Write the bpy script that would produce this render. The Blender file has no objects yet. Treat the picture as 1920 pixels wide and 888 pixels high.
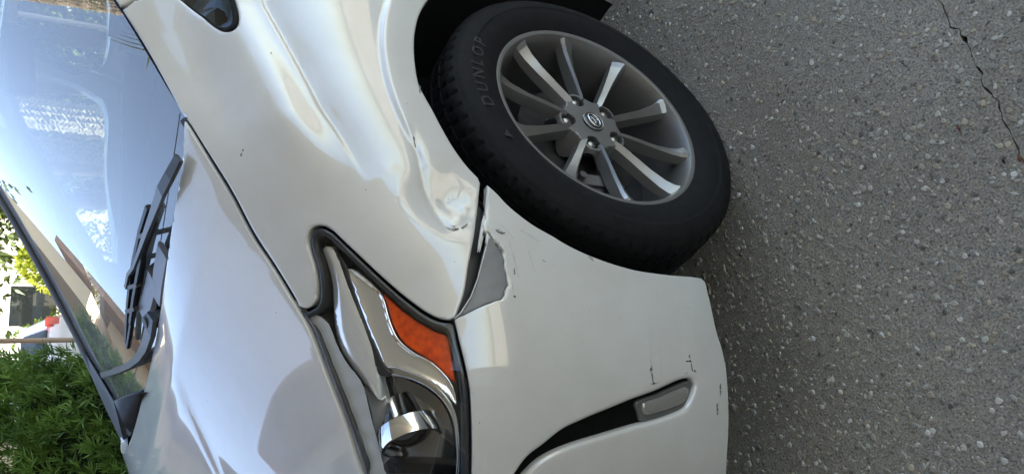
import bpy, bmesh, math, random
import numpy as np
from mathutils import Vector, Matrix
from mathutils.bvhtree import BVHTree
from mathutils.kdtree import KDTree
from mathutils.geometry import delaunay_2d_cdt

random.seed(7); rng = np.random.default_rng(7)
SC = bpy.context.scene
COL = SC.collection
R = math.radians

# ------------------------------------------------------------------ camera
CAM = np.array([0.85966, 1.70086, 1.19132])          # held at chest height, phone turned on its side
C_R = np.array([-0.84791, 0.52778, 0.04994])         # right of the upright view
C_D = np.array([0.23062, 0.45204, -0.86167])         # down
C_F = np.array([-0.47735, -0.71910, -0.50501])       # forward
FPX = 1393.57
cam = bpy.data.cameras.new('camera'); camo = bpy.data.objects.new('camera', cam); COL.objects.link(camo)
camo.matrix_world = Matrix(((C_D[0], C_R[0], -C_F[0], CAM[0]), (C_D[1], C_R[1], -C_F[1], CAM[1]),
                            (C_D[2], C_R[2], -C_F[2], CAM[2]), (0, 0, 0, 1)))
cam.sensor_width = 36; cam.lens = 36 * FPX / 1920; cam.clip_start = 0.02; cam.clip_end = 3000
SC.camera = camo
# ------------------------------------------------------------------ sky, sun, exposure
SUN_AZ, SUN_EL = R(-8), R(38)                         # azimuth from +X (ahead of the car)
sdir = Vector((math.cos(SUN_AZ) * math.cos(SUN_EL), math.sin(SUN_AZ) * math.cos(SUN_EL), math.sin(SUN_EL)))
w = bpy.data.worlds.new('World'); SC.world = w; w.use_nodes = True
nt = w.node_tree; bg = nt.nodes['Background']
sky = nt.nodes.new('ShaderNodeTexSky'); sky.sky_type = 'NISHITA'; sky.sun_disc = False
sky.sun_elevation = SUN_EL; sky.sun_rotation = math.atan2(sdir.x, sdir.y)
sky.air_density = 1.0; sky.dust_density = 1.8; sky.ozone_density = 1.0
nt.links.new(sky.outputs[0], bg.inputs[0]); bg.inputs[1].default_value = 0.13
sun = bpy.data.lights.new('sun', 'SUN'); suno = bpy.data.objects.new('sun', sun); COL.objects.link(suno)
sun.energy = 4.2; sun.angle = R(0.5); sun.color = (1, .93, .82)
suno.rotation_euler = (-sdir).to_track_quat('-Z', 'Y').to_euler()
vs = SC.view_settings; vs.view_transform = 'Standard'; vs.look = 'None'; vs.gamma = 1; vs.use_curve_mapping = False
vs.exposure = 2.62
vs.use_white_balance = True; vs.white_balance_temperature = 6850; vs.white_balance_tint = 10      # the phone balanced for open shade
SC.render.engine = 'CYCLES'
SC.cycles.use_denoising = True
SC.cycles.max_bounces = 10; SC.cycles.transparent_max_bounces = 16; SC.cycles.glossy_bounces = 5
SC.cycles.caustics_reflective = False; SC.cycles.caustics_refractive = False
SC.cycles.sample_clamp_indirect = 6

# ------------------------------------------------------------------ materials
MATS = {}
def mat(name, col=(.5, .5, .5), rough=.5, metal=0., coat=0., coat_r=.03, spec=.5, noise=None, bump=None, emit=None):
    if name in MATS: return MATS[name]
    m = bpy.data.materials.new(name); m.use_nodes = True
    n = m.node_tree.nodes; l = m.node_tree.links; b = n['Principled BSDF']
    b.inputs['Base Color'].default_value = (*col, 1); b.inputs['Roughness'].default_value = rough
    b.inputs['Metallic'].default_value = metal; b.inputs['Coat Weight'].default_value = coat
    b.inputs['Coat Roughness'].default_value = coat_r; b.inputs['Specular IOR Level'].default_value = spec
    if noise:                                     # (scale, second colour, lo, hi)
        tc = n.new('ShaderNodeTexCoord'); t = n.new('ShaderNodeTexNoise'); t.inputs['Scale'].default_value = noise[0]
        t.inputs['Detail'].default_value = 6
        cr = n.new('ShaderNodeValToRGB'); cr.color_ramp.elements[0].position = noise[2]; cr.color_ramp.elements[1].position = noise[3]
        cr.color_ramp.elements[0].color = (*col, 1); cr.color_ramp.elements[1].color = (*noise[1], 1)
        l.new(tc.outputs['Object'], t.inputs['Vector']); l.new(t.outputs['Fac'], cr.inputs[0]); l.new(cr.outputs[0], b.inputs['Base Color'])
    if bump:                                      # (scale, strength, distance)
        tc = n.new('ShaderNodeTexCoord'); t = n.new('ShaderNodeTexNoise'); t.inputs['Scale'].default_value = bump[0]; t.inputs['Detail'].default_value = 5
        bp = n.new('ShaderNodeBump'); bp.inputs['Strength'].default_value = bump[1]; bp.inputs['Distance'].default_value = bump[2]
        l.new(tc.outputs['Object'], t.inputs['Vector']); l.new(t.outputs['Fac'], bp.inputs['Height']); l.new(bp.outputs[0], b.inputs['Normal'])
    MATS[name] = m; return m

def thin_glass(name, tint, boost=1.7, rough=0.0, dust=0.0):
    m = bpy.data.materials.new(name); m.use_nodes = True; n = m.node_tree.nodes; l = m.node_tree.links
    for x in list(n): n.remove(x)
    o = n.new('ShaderNodeOutputMaterial'); mx = n.new('ShaderNodeMixShader'); tr = n.new('ShaderNodeBsdfTransparent')
    gl = n.new('ShaderNodeBsdfGlossy'); fr = n.new('ShaderNodeFresnel'); mu = n.new('ShaderNodeMath'); mu.operation = 'MULTIPLY'; mu.use_clamp = True
    tr.inputs[0].default_value = (*tint, 1); gl.inputs['Roughness'].default_value = rough; fr.inputs[0].default_value = 1.5; mu.inputs[1].default_value = boost
    ge = n.new('ShaderNodeNewGeometry'); io = n.new('ShaderNodeMath'); io.operation = 'MULTIPLY_ADD'; io.inputs[1].default_value = 1 / 1.5 - 1.5; io.inputs[2].default_value = 1.5   # a thin sheet reflects alike from both sides
    l.new(ge.outputs['Backfacing'], io.inputs[0]); l.new(io.outputs[0], fr.inputs[0])
    l.new(fr.outputs[0], mu.inputs[0]); l.new(mu.outputs[0], mx.inputs[0]); l.new(tr.outputs[0], mx.inputs[1]); l.new(gl.outputs[0], mx.inputs[2]); l.new(mx.outputs[0], o.inputs[0])
    if dust:                                       # dry dust film on the glass
        df = n.new('ShaderNodeBsdfDiffuse'); df.inputs[0].default_value = (.75, .74, .70, 1); m2 = n.new('ShaderNodeMixShader'); tc = n.new('ShaderNodeTexCoord'); t = n.new('ShaderNodeTexNoise'); t.inputs['Scale'].default_value = 5; t.inputs['Detail'].default_value = 8
        k = n.new('ShaderNodeMath'); k.operation = 'MULTIPLY'; k.inputs[1].default_value = dust * 2; l.new(tc.outputs['Object'], t.inputs['Vector']); l.new(t.outputs['Fac'], k.inputs[0]); l.new(k.outputs[0], m2.inputs[0]); l.new(mx.outputs[0], m2.inputs[1]); l.new(df.outputs[0], m2.inputs[2]); l.new(m2.outputs[0], o.inputs[0])
    MATS[name] = m; return m

PAINT = mat('pearl_paint', (.655, .636, .60), .40, coat=1, coat_r=.032, noise=(3.0, (.625, .606, .57), .35, .75))
def speckle(m, amount=.985):
    n = m.node_tree.nodes; l = m.node_tree.links; b = n['Principled BSDF']; src = b.inputs['Base Color'].links[0].from_socket
    tc = n.new('ShaderNodeTexCoord'); v = n.new('ShaderNodeTexVoronoi'); v.inputs['Scale'].default_value = 95; l.new(tc.outputs['Object'], v.inputs['Vector'])
    sc = n.new('ShaderNodeSeparateColor'); l.new(v.outputs['Color'], sc.inputs[0])
    a = n.new('ShaderNodeMath'); a.operation = 'GREATER_THAN'; a.inputs[1].default_value = amount; l.new(sc.outputs[0], a.inputs[0])
    d = n.new('ShaderNodeMath'); d.operation = 'LESS_THAN'; d.inputs[1].default_value = .085; l.new(v.outputs['Distance'], d.inputs[0])
    k = n.new('ShaderNodeMath'); k.operation = 'MULTIPLY'; l.new(a.outputs[0], k.inputs[0]); l.new(d.outputs[0], k.inputs[1])
    # thin road film, in drifting patches
    f = n.new('ShaderNodeTexNoise'); f.inputs['Scale'].default_value = 9; f.inputs['Detail'].default_value = 9; f.inputs['Roughness'].default_value = .65; l.new(tc.outputs['Object'], f.inputs['Vector'])
    r = n.new('ShaderNodeValToRGB'); r.color_ramp.elements[0].position = .40; r.color_ramp.elements[1].position = .75; r.color_ramp.elements[0].color = (1, 1, 1, 1); r.color_ramp.elements[1].color = (.91, .895, .865, 1); l.new(f.outputs['Fac'], r.inputs[0])
    x1 = n.new('ShaderNodeMix'); x1.data_type = 'RGBA'; x1.blend_type = 'MULTIPLY'; x1.inputs[0].default_value = 1; l.new(src, x1.inputs[6]); l.new(r.outputs[0], x1.inputs[7])
    x2 = n.new('ShaderNodeMix'); x2.data_type = 'RGBA'; l.new(k.outputs[0], x2.inputs[0]); l.new(x1.outputs[2], x2.inputs[6]); x2.inputs[7].default_value = (.10, .09, .08, 1); l.new(x2.outputs[2], b.inputs['Base Color'])
speckle(PAINT)
PAINT.node_tree.nodes['Principled BSDF'].inputs['Coat IOR'].default_value = 1.75
BLACK = mat('black_plastic', (.012, .012, .013), .45)
RUBBER = mat('rubber', (.0065, .0065, .007), .75, spec=.2, noise=(40, (.012, .0115, .011), .4, .8), bump=(160, .25, .002))
CHROME = mat('chrome', (.86, .87, .88), .06, metal=1)
ALLOY = mat('alloy_silver', (.29, .28, .265), .38, metal=.7, coat=.4, coat_r=.15, noise=(18, (.25, .24, .228), .4, .8))
DARKMETAL = mat('dark_metal', (.05, .048, .046), .5, metal=.6, noise=(30, (.09, .075, .06), .45, .8))
PRIMER = mat('grey_plastic', (.23, .235, .24), .36, noise=(35, (.17, .17, .175), .35, .75), bump=(45, .3, .002))
AMBER = mat('amber_reflector', (.95, .10, .003), .4, spec=.25, noise=(90, (.68, .05, .002), .4, .65), bump=(500, .35, .002))
LAMPBLACK = mat('lamp_black', (.010, .010, .011), .4, coat=.25, coat_r=.1)
LAMPGREY = mat('lamp_grey', (.55, .555, .56), .35, metal=.15)
GLASS = thin_glass('windscreen_glass', (.72, .80, .78), 2.1, dust=.13)
LENS = thin_glass('lamp_lens_clear', (.95, .96, .96), 1.0)
SIDEGLASS = thin_glass('side_glass', (.62, .70, .67), 1.7)
FRIT = mat('black_frit', (.020, .016, .024), .6, spec=.1)
INTERIOR = mat('interior_grey', (.10, .095, .09), .7)
INTER_LIGHT = mat('interior_headliner', (.42, .40, .37), .8)

# ------------------------------------------------------------------ object helpers
def link(name, me, m=None, parent=None):
    o = bpy.data.objects.new(name, me); COL.objects.link(o)
    if m is not None and me is not None: me.materials.append(m)
    if parent: o.parent = parent
    return o
def tag(o, label=None, cat=None, group=None, kind=None):
    if label: o['label'] = label
    if cat: o['category'] = cat
    if group: o['group'] = group
    if kind: o['kind'] = kind
    return o
def pydata(name, v, f, m=None, parent=None, smooth=True):
    me = bpy.data.meshes.new(name); me.from_pydata([tuple(map(float, p)) for p in v], [], [tuple(map(int, q)) for q in f]); me.update()
    if smooth: me.polygons.foreach_set('use_smooth', [True] * len(me.polygons))
    return link(name, me, m, parent)
def bm_obj(name, bm, m=None, parent=None, smooth=False):
    bmesh.ops.recalc_face_normals(bm, faces=bm.faces[:])
    me = bpy.data.meshes.new(name); bm.to_mesh(me); bm.free()
    if smooth: me.polygons.foreach_set('use_smooth', [True] * len(me.polygons))
    return link(name, me, m, parent)
def sharpen(o, deg=35):
    bm = bmesh.new(); bm.from_mesh(o.data)
    for e in bm.edges:
        if len(e.link_faces) == 2 and e.calc_face_angle(0) > R(deg): e.smooth = False
    bm.to_mesh(o.data); bm.free(); return o
def box(bm, c, s, rot=None):
    g = bmesh.ops.create_cube(bm, size=1)['verts']
    M = Matrix.Translation(Vector(c)) @ (rot.to_4x4() if rot else Matrix()) @ Matrix.Diagonal((*s, 1))
    bmesh.ops.transform(bm, matrix=M, verts=g); return g
def box_obj(name, c, s, m, parent=None, bevel=0, rot=None):
    bm = bmesh.new(); box(bm, c, s, rot)
    if bevel: bmesh.ops.bevel(bm, geom=bm.edges[:], offset=bevel, segments=2, affect='EDGES', profile=.5)
    return bm_obj(name, bm, m, parent)
def tube(bm, pts, rad, n=8, caps=True):
    pts = [Vector(p) for p in pts]; rads = rad if isinstance(rad, (list, tuple)) else [rad] * len(pts)
    rings = []; up = Vector((0.3, .2, 1)).normalized()
    for i, p in enumerate(pts):
        d = (pts[min(i + 1, len(pts) - 1)] - pts[max(i - 1, 0)]).normalized()
        a = d.cross(up)
        if a.length < .1: a = d.cross(Vector((1, 0, 0)))
        a.normalize(); b = d.cross(a).normalized()
        rings.append([bm.verts.new(p + (a * math.cos(t) + b * math.sin(t)) * rads[i]) for t in [k * 2 * math.pi / n for k in range(n)]])
    for i in range(len(rings) - 1):
        for k in range(n): bm.faces.new((rings[i][k], rings[i][(k + 1) % n], rings[i + 1][(k + 1) % n], rings[i + 1][k]))
    if caps: bm.faces.new(rings[0][::-1]); bm.faces.new(rings[-1])
def tube_obj(name, pts, rad, m, parent=None, n=8):
    bm = bmesh.new(); tube(bm, pts, rad, n); return bm_obj(name, bm, m, parent, True)

# ------------------------------------------------------------------ free-form surfaces
def ray(px):                                       # sight line of a photograph point
    u = (888 - px[1] - 444) / FPX; v = (px[0] - 960) / FPX
    d = u * C_R + v * C_D + C_F
    return d / np.linalg.norm(d)
def at(px, ax, val):
    d = ray(px); return CAM + d * ((val - CAM[ax]) / d[ax])

def natspline(xk, Y):                              # natural cubic spline, Y (n, ...)
    xk = np.asarray(xk, float); Y = np.asarray(Y, float); n = len(xk); h = np.diff(xk)
    A = np.zeros((n, n)); B = np.zeros_like(Y); A[0, 0] = A[-1, -1] = 1
    for i in range(1, n - 1):
        A[i, i - 1] = h[i - 1]; A[i, i] = 2 * (h[i - 1] + h[i]); A[i, i + 1] = h[i]
        B[i] = 6 * ((Y[i + 1] - Y[i]) / h[i] - (Y[i] - Y[i - 1]) / h[i - 1])
    M = np.linalg.solve(A, B.reshape(n, -1)).reshape(Y.shape)
    def f(x):
        x = np.asarray(x, float); i = np.clip(np.searchsorted(xk, x) - 1, 0, n - 2)
        e = (1,) * (Y.ndim - 1); hh = h[i].reshape(-1, *e); a = (xk[i + 1] - x).reshape(-1, *e); b = (x - xk[i]).reshape(-1, *e)
        return (M[i] * a ** 3 + M[i + 1] * b ** 3) / (6 * hh) + (Y[i] / hh - M[i] * hh / 6) * a + (Y[i + 1] / hh - M[i + 1] * hh / 6) * b
    return f

def smooth01(x): x = np.clip(x, 0, 1); return x * x * (3 - 2 * x)
class Surf:
    def __init__(s, ev, ar, br, na, nb, sa=1., sb=1.):
        s.ev = ev; s.ar = ar; s.br = br; s.na = na; s.nb = nb; s.sa = sa; s.sb = sb; s.cache = {}; s.front = None
    def P(s, a, b): return s.ev(np.atleast_1d(np.asarray(a, float)), np.atleast_1d(np.asarray(b, float)))
    def PN(s, a, b):
        a = np.atleast_1d(np.asarray(a, float)); b = np.atleast_1d(np.asarray(b, float))
        ea = .003 / s.sa; eb = .003 / s.sb
        da = s.ev(a + ea, b) - s.ev(a - ea, b); db = s.ev(a, b + eb) - s.ev(a, b - eb)
        n = np.cross(da, db); n /= np.linalg.norm(n, axis=1)[:, None] + 1e-12
        p = s.ev(a, b); flip = ((n * (p - np.array([-.6, 0, .45]))).sum(1) < 0); n[flip] *= -1
        return p, n
    def tree(s, depth):
        k = round(depth, 4)
        if k not in s.cache:
            na, nb, ar = (s.na, s.nb, s.ar) if k == 0 else (max(60, s.na // 2), max(60, s.nb // 2), s.ar)
            if k != 0 and s.front: ar = s.front
            a = np.linspace(*ar, na); b = np.linspace(*s.br, nb); A, B = np.meshgrid(a, b, indexing='ij')
            p, n = s.PN(A.ravel(), B.ravel()); p = p - n * depth
            q = (np.arange(na - 1)[:, None] * nb + np.arange(nb - 1)[None]).ravel(); f = np.stack([q, q + nb, q + nb + 1, q + 1], 1).tolist()
            s.cache[k] = (BVHTree.FromPolygons([tuple(v) for v in p], f), p, A.ravel(), B.ravel(), f)
        return s.cache[k]
    def hit(s, px, depth=0.):                      # (a, b) of the surface point seen at a photograph point
        t, p, A, B, f = s.tree(depth); d = ray(px)
        h = t.ray_cast(Vector(CAM), Vector(d))
        if h[0] is None: raise RuntimeError('miss %s' % (px,))
        q = f[h[2]]; X = np.array(h[0])
        o = p[q[0]]; e1 = p[q[1]] - o; e2 = p[q[3]] - o
        sol = np.linalg.lstsq(np.stack([e1, e2], 1), X - o, rcond=None)[0]
        return A[q[0]] + sol[0] * (A[q[1]] - A[q[0]]), B[q[0]] + sol[1] * (B[q[3]] - B[q[0]])
    def line(s, pts, depth=0., step=6, smooth=True):
        """polyline of photograph points (or ('ab', a, b) points) -> dense list of (a, b)"""
        ab = [tuple(q[1:]) if q[0] == 'ab' else s.hit(q, depth) for q in pts]
        return dense(ab, s.sa, s.sb, smooth)
    def xyz(s, px, depth=0.):
        a, b = s.hit(px, depth); p, n = s.PN(a, b); return p[0] - n[0] * depth

def dense(ab, sa=1, sb=1, smooth=True, step=.006, closed=False):
    ab = [np.array(q, float) for q in ab]; out = []; n = len(ab)
    rngi = range(n) if closed else range(n - 1)
    for i in rngi:
        p1, p2 = ab[i], ab[(i + 1) % n]
        p0 = ab[i - 1] if (i > 0 or closed) else p1; p3 = ab[(i + 2) % n] if (i + 2 < n or closed) else p2
        L = math.hypot((p2[0] - p1[0]) * sa, (p2[1] - p1[1]) * sb); k = max(1, int(L / step))
        for j in range(k):
            t = j / k
            if smooth: q = .5 * ((2 * p1) + (-p0 + p2) * t + (2 * p0 - 5 * p1 + 4 * p2 - p3) * t * t + (-p0 + 3 * p1 - 3 * p2 + p3) * t ** 3)
            else: q = p1 + (p2 - p1) * t
            out.append(q)
    if not closed: out.append(ab[-1])
    return out

def inside(poly, pts):
    x, y = pts[:, 0], pts[:, 1]; r = np.zeros(len(pts), bool); n = len(poly)
    for i in range(n):
        x1, y1 = poly[i]; x2, y2 = poly[(i + 1) % n]
        if y1 == y2: continue
        c = ((y1 > y) != (y2 > y)); r ^= c & (x < (x2 - x1) * (y - y1) / (y2 - y1) + x1)
    return r
def dist_poly(poly, pts):
    S_ = []; n = len(poly)
    for i in range(n):
        p, q = poly[i], poly[(i + 1) % n]; k = max(1, int(np.linalg.norm(q - p) / .0008)); S_.append(p + (q - p) * (np.arange(k) / k)[:, None])
    S_ = np.concatenate(S_); kd = KDTree(len(S_))
    for i, p in enumerate(S_): kd.insert((p[0], p[1], 0), i)
    kd.balance()
    return np.array([kd.find((p[0], p[1], 0))[2] for p in pts]) if len(pts) else np.zeros(0)

def panel(name, surf, outline, m, parent=None, holes=(), res=.009, rnd=.004, flange=.014, depth=0., hole_flange=None, hole_rnd=None, shape=None, extra=None):
    """a sheet cut out of a free-form surface: rounded rim, turned-in flange, real thickness"""
    S = np.array([surf.sa, surf.sb])
    def clean(loop):
        L = [np.asarray(loop[0]) * S]
        for q in loop[1:]:
            q = np.asarray(q) * S
            if np.linalg.norm(q - L[-1]) > 8e-4: L.append(q)
        if np.linalg.norm(L[0] - L[-1]) < 8e-4: L.pop()
        L = np.array(L); A = .5 * np.sum(L[:, 0] * np.roll(L[:, 1], -1) - np.roll(L[:, 0], -1) * L[:, 1])
        return L if A > 0 else L[::-1]
    outer = clean(outline); hl = [clean(h) for h in holes]; loops = [outer] + hl
    pts = []; edges = []; off = 0; loopidx = []
    for L in loops:
        n = len(L); pts.append(L); edges += [(off + i, off + (i + 1) % n) for i in range(n)]; loopidx.append((off, n)); off += n
    def dists(q):
        d = dist_poly(outer, q); dh = np.full(len(q), 1e9)
        for h in hl: dh = np.minimum(dh, dist_poly(h, q))
        return d, dh
    def ok(q):
        r = inside(outer, q)
        for h in hl: r &= ~inside(h, q)
        return r
    hr = hole_rnd if hole_rnd is not None else rnd
    for li, L in enumerate(loops):
        rr = rnd if li == 0 else hr
        if rr <= 0: continue
        nxt = np.roll(L, -1, 0); prv = np.roll(L, 1, 0); t = nxt - prv; t /= np.linalg.norm(t, axis=1)[:, None] + 1e-12
        nn = np.stack([-t[:, 1], t[:, 0]], 1) * (1 if li == 0 else -1)
        for k in (.12, .35, .65, 1.05):
            q = L + nn * rr * k; q = q[ok(q)]
            if len(q):
                d, dh = dists(q); q = q[np.minimum(d, dh) > rr * k * .8]; pts.append(q)
    lo = outer.min(0); hi = outer.max(0)
    gx = np.arange(lo[0], hi[0], res); gy = np.arange(lo[1], hi[1], res); G = np.stack(np.meshgrid(gx, gy), -1).reshape(-1, 2)
    G = G[ok(G)]; d, dh = dists(G); G = G[(d > max(rnd * 1.3, res * .45)) & (dh > max(hr * 1.3 if hl else 0, res * .45))]; pts.append(G)
    if extra is not None:
        q = np.asarray(extra) * S; q = q[ok(q)]; dq, dhq = dists(q); pts.append(q[(dq > rnd * 1.3) & (dhq > .006)])
    allp = np.concatenate(pts)
    V2, _, F, _, _, _ = delaunay_2d_cdt([Vector(q) for q in allp], edges, [], 0, 1e-6)
    V2 = np.array([tuple(v) for v in V2]); F = np.array([f for f in F if len(f) == 3])
    F = F[ok(V2[F].mean(1))]
    used = np.unique(F); rm = -np.ones(len(V2), int); rm[used] = np.arange(len(used)); V2 = V2[used]; F = rm[F]
    ab = V2 / S; P, N = surf.PN(ab[:, 0], ab[:, 1]); P = P - N * depth
    d, dh = dists(V2)
    for dd, rr in ((d, rnd), (dh, hr)):
        if rr > 0:
            k = dd < rr; x = rr - dd[k]; P[k] -= N[k] * (rr - np.sqrt(np.maximum(rr * rr - x * x, 0)))[:, None]
    if shape is not None: P = P + N * shape(np.minimum(d, dh), ab)[:, None]
    # orient
    fn = np.cross(P[F[:, 1]] - P[F[:, 0]], P[F[:, 2]] - P[F[:, 0]]); s = (fn * N[F].mean(1)).sum(1) < 0
    F[s] = F[s][:, ::-1]
    # flange along every boundary edge
    ec = {}
    for f in F:
        for i in range(3):
            e = (f[i], f[(i + 1) % 3]); ec[tuple(sorted(e))] = None if tuple(sorted(e)) in ec else e
    V = list(P); Fl = [tuple(f) for f in F]; mp = {}
    for e in ec.values():
        if e is None: continue
        q = []
        for v in e:
            if v not in mp:
                fl = flange if (hole_flange is None or d[v] < dh[v]) else hole_flange
                mp[v] = len(V); V.append(P[v] - N[v] * fl)
            q.append(mp[v])
        if flange > 0: Fl.append((e[1], e[0], q[0], q[1]))
    o = pydata(name, V, Fl, m, parent); me = o.data; nv = len(me.vertices)
    vn = np.empty(nv * 3); me.vertex_normals.foreach_get('vector', vn); vn = vn.reshape(-1, 3)
    if shape is None:
        lim = np.where(d < dh, max(rnd * 1.06, .0006), max(hr * 1.06, .0006)); kk = np.minimum(d, dh) > lim; vn[:len(P)][kk] = N[kk]
        me.normals_split_custom_set_from_vertices([tuple(q) for q in vn])
    return o

def mirror_y(o, name=None, parent=None):
    me = o.data.copy(); n = len(me.vertices); co = np.empty(n * 3); me.vertices.foreach_get('co', co); co = co.reshape(-1, 3); co[:, 1] *= -1
    me.vertices.foreach_set('co', co.ravel()); me.flip_normals(); me.update()
    q = bpy.data.objects.new(name or o.name.split('.')[0], me); COL.objects.link(q); q.parent = parent or o.parent; return q

# ================================================================== the car's body surfaces (X ahead, Y left, Z up, origin under the front axle)
HUB = np.array([0., .77, .318])
def W_xb(y): return .02 + .11 * (1 - (np.abs(y) / .71) ** 2)
def W_z(b): return 1.045 + .385 * b + .10 * b * b
def screen_ev(y, b): return np.stack([W_xb(y) - b, y, W_z(b)], 1)
SCREEN = Surf(screen_ev, (-.80, .80), (-.08, 1.15), 120, 120)
def pillar_y(x): return np.interp(x, [-1.0, -.7, -.45, -.214, -.05, .019], [.585, .62, .668, .698, .704, .711])
def pillar_xyz(x):
    y = float(pillar_y(x)); return (x, y, float(W_z(W_xb(y) - x)))
def hood_rear(y): return .2 - .165 * (np.abs(y) / .711) ** 3.9 - .012 * smooth01((np.abs(y) - .66) / .05)
def hood_z(x, y):
    zc = 1.060 - .485 * (x - .19) - .10 * np.maximum(x - .45, 0) ** 2
    z = zc - .085 * (np.abs(y) / .711) ** 5 - .004
    # flat strip along the windscreen, then a soft fold where the bonnet turns down
    s = x - hood_rear(y); a = .28 * s; b = .028 - .075 * (s - .1)
    e = .5 * (a + b - np.sqrt((a - b) ** 2 + .0022 ** 2)); e = np.where(s > .1, np.maximum(e, 0), e)
    z = z + e * np.clip(1 - (np.abs(y) / .711) ** 4, 0, 1)
    # raised centre: crease converging towards the nose
    yc = np.maximum(.36 - .62 * (x - .28), .10); d = np.abs(y) - yc
    return z + .0055 * (.5 - .5 * np.tanh(d / .014)) * smooth01((s - .095) / .05)
def hood_ev(x, y): return np.stack([x, y, hood_z(x, y)], 1)
HOOD = Surf(hood_ev, (-.05, .95), (-.76, .76), 180, 220)

# plan point B, top-edge point T, and 9 rows (inward fraction, height)
ROWS = []
def colm(bx, by, T, rows): ROWS.append((bx, by, T, rows))
def side_rows(x):
    T = pillar_xyz(x); return T
for x in (-3.55, -3.0, -2.2, -1.5, -1.0):
    ty = {-3.55: .52, -3.0: .57, -2.2: .60, -1.5: .60, -1.0: .585}[x]; tz = {-3.55: 1.44, -3.0: 1.52, -2.2: 1.545, -1.5: 1.545, -1.0: 1.50}[x]
    by = {-3.55: .80, -3.0: .872, -2.2: .885, -1.5: .885, -1.0: .885}[x]
    colm(x, by, (x, ty, tz), [(.14, .2), (.05, .3), (.01, .45), (0, .6), (.03, .75), (.10, .88), (.24, 1.02), (.60, 1.28), (1, tz)])
T = pillar_xyz(-.62); colm(-.62, .886, T, [(.14, .18), (.05, .29), (.01, .44), (0, .58), (.02, .71), (.08, .83), (.22, .96), (.55, 1.14), (1, T[2])])
T = pillar_xyz(-.34); colm(-.34, .888, T, [(.15, .17), (.05, .28), (.01, .43), (0, .56), (.008, .67), (.07, .79), (.22, .91), (.54, 1.05), (1, T[2])])
T = pillar_xyz(-.12); colm(-.12, .888, T, [(.18, .16), (.06, .28), (.01, .42), (0, .55), (.006, .66), (.065, .78), (.22, .89), (.55, .99), (1, T[2])])
colm(.08, .888, (.08, .712, 1.027), [(.2, .16), (.07, .28), (.01, .42), (0, .55), (.006, .65), (.065, .765), (.23, .862), (.56, .955), (1, 1.027)])
colm(.22, .886, (.22, .7105, .963), [(.2, .16), (.07, .28), (.01, .42), (0, .54), (.012, .635), (.065, .725), (.215, .81), (.51, .893), (1, .963)])
colm(.34, .878, (.343, .702, .902), [(.2, .16), (.07, .28), (.01, .41), (0, .51), (.015, .595), (.065, .67), (.20, .745), (.48, .825), (1, .902)])
colm(.43, .861, (.43, .692, .866), [(.2, .155), (.08, .26), (.02, .38), (0, .49), (.02, .575), (.07, .645), (.19, .71), (.46, .785), (1, .866)])
colm(.52, .834, (.512, .674, .835), [(.2, .15), (.09, .25), (.03, .37), (0, .48), (.03, .565), (.09, .635), (.21, .70), (.46, .765), (1, .835)])
colm(.61, .788, (.588, .650, .806), [(.2, .15), (.10, .25), (.03, .36), (0, .47), (.04, .555), (.11, .625), (.24, .69), (.48, .745), (1, .806)])
colm(.70, .720, (.662, .60, .775), [(.2, .15), (.10, .25), (.03, .36), (0, .46), (.04, .545), (.12, .61), (.26, .67), (.5, .72), (1, .775)])
colm(.79, .60, (.732, .515, .743), [(.2, .15), (.10, .25), (.03, .36), (0, .46), (.05, .54), (.14, .60), (.3, .65), (.55, .695), (1, .743)])
colm(.86, .40, (.79, .36, .716), [(.2, .15), (.10, .25), (.03, .36), (0, .46), (.05, .54), (.14, .60), (.3, .65), (.55, .69), (1, .716)])
colm(.895, .18, (.82, .18, .70), [(.2, .15), (.10, .25), (.03, .36), (0, .46), (.05, .54), (.14, .60), (.3, .645), (.55, .68), (1, .70)])
colm(.90, 0., (.825, 0., .697), [(.2, .15), (.10, .25), (.03, .36), (0, .46), (.05, .54), (.14, .60), (.3, .645), (.55, .68), (1, .697)])
S_K = [0.]
for i in range(1, len(ROWS)): S_K.append(S_K[-1] + math.hypot(ROWS[i][0] - ROWS[i - 1][0], ROWS[i][1] - ROWS[i - 1][1]))
S0 = S_K[[r[0] for r in ROWS].index(.08)] - .08     # so that a - S0 is about x along the flank
S_K = [k - S0 for k in S_K]
NET = np.array([[(bx + (T[0] - bx) * f, by + (T[1] - by) * f, z) for f, z in rows] for bx, by, T, rows in ROWS])
_nets = natspline(S_K, NET)
A_T, _Mt = np.arange(9.), None
_basis = natspline(A_T, np.eye(9))
def smooth01(x): x = np.clip(x, 0, 1); return x * x * (3 - 2 * x)
def polyd(x, z, pts):
    P = np.stack([x, z], 1); d = np.full(len(x), 1e9); tt = np.zeros(len(x)); n = len(pts)
    for i in range(n - 1):
        a = np.array(pts[i]); b = np.array(pts[i + 1]); ab = b - a; t = np.clip(((P - a) @ ab) / (ab @ ab), 0, 1)
        q = np.linalg.norm(P - (a + t[:, None] * ab), axis=1); k = q < d; d[k] = q[k]; tt[k] = (i + t[k]) / (n - 1)
    return d, tt
def fxz(*pp): return [tuple(at(q, 1, .872)[[0, 2]]) for q in pp]
KINK = fxz((768, 240), (779, 275), (786, 310), (800, 350), (822, 390), (845, 422), (872, 432))
KINK2 = fxz((775, 262), (800, 305), (838, 320), (880, 322))
RIDGE = fxz((655, 350), (700, 325), (745, 300))
RIDGE2 = fxz((690, 395), (730, 372), (765, 335))
RIDGE4 = fxz((715, 430), (755, 402), (780, 372)); RIDGE3 = fxz((848, 428), (870, 398), (890, 372))
DENT_C = fxz((838, 375))[0]; DENT_D = fxz((800, 500))[0]; DENT_E = fxz((728, 300))[0]; CRUSH = fxz((874, 395))[0]; DENT_F = fxz((720, 410))[0]
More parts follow.
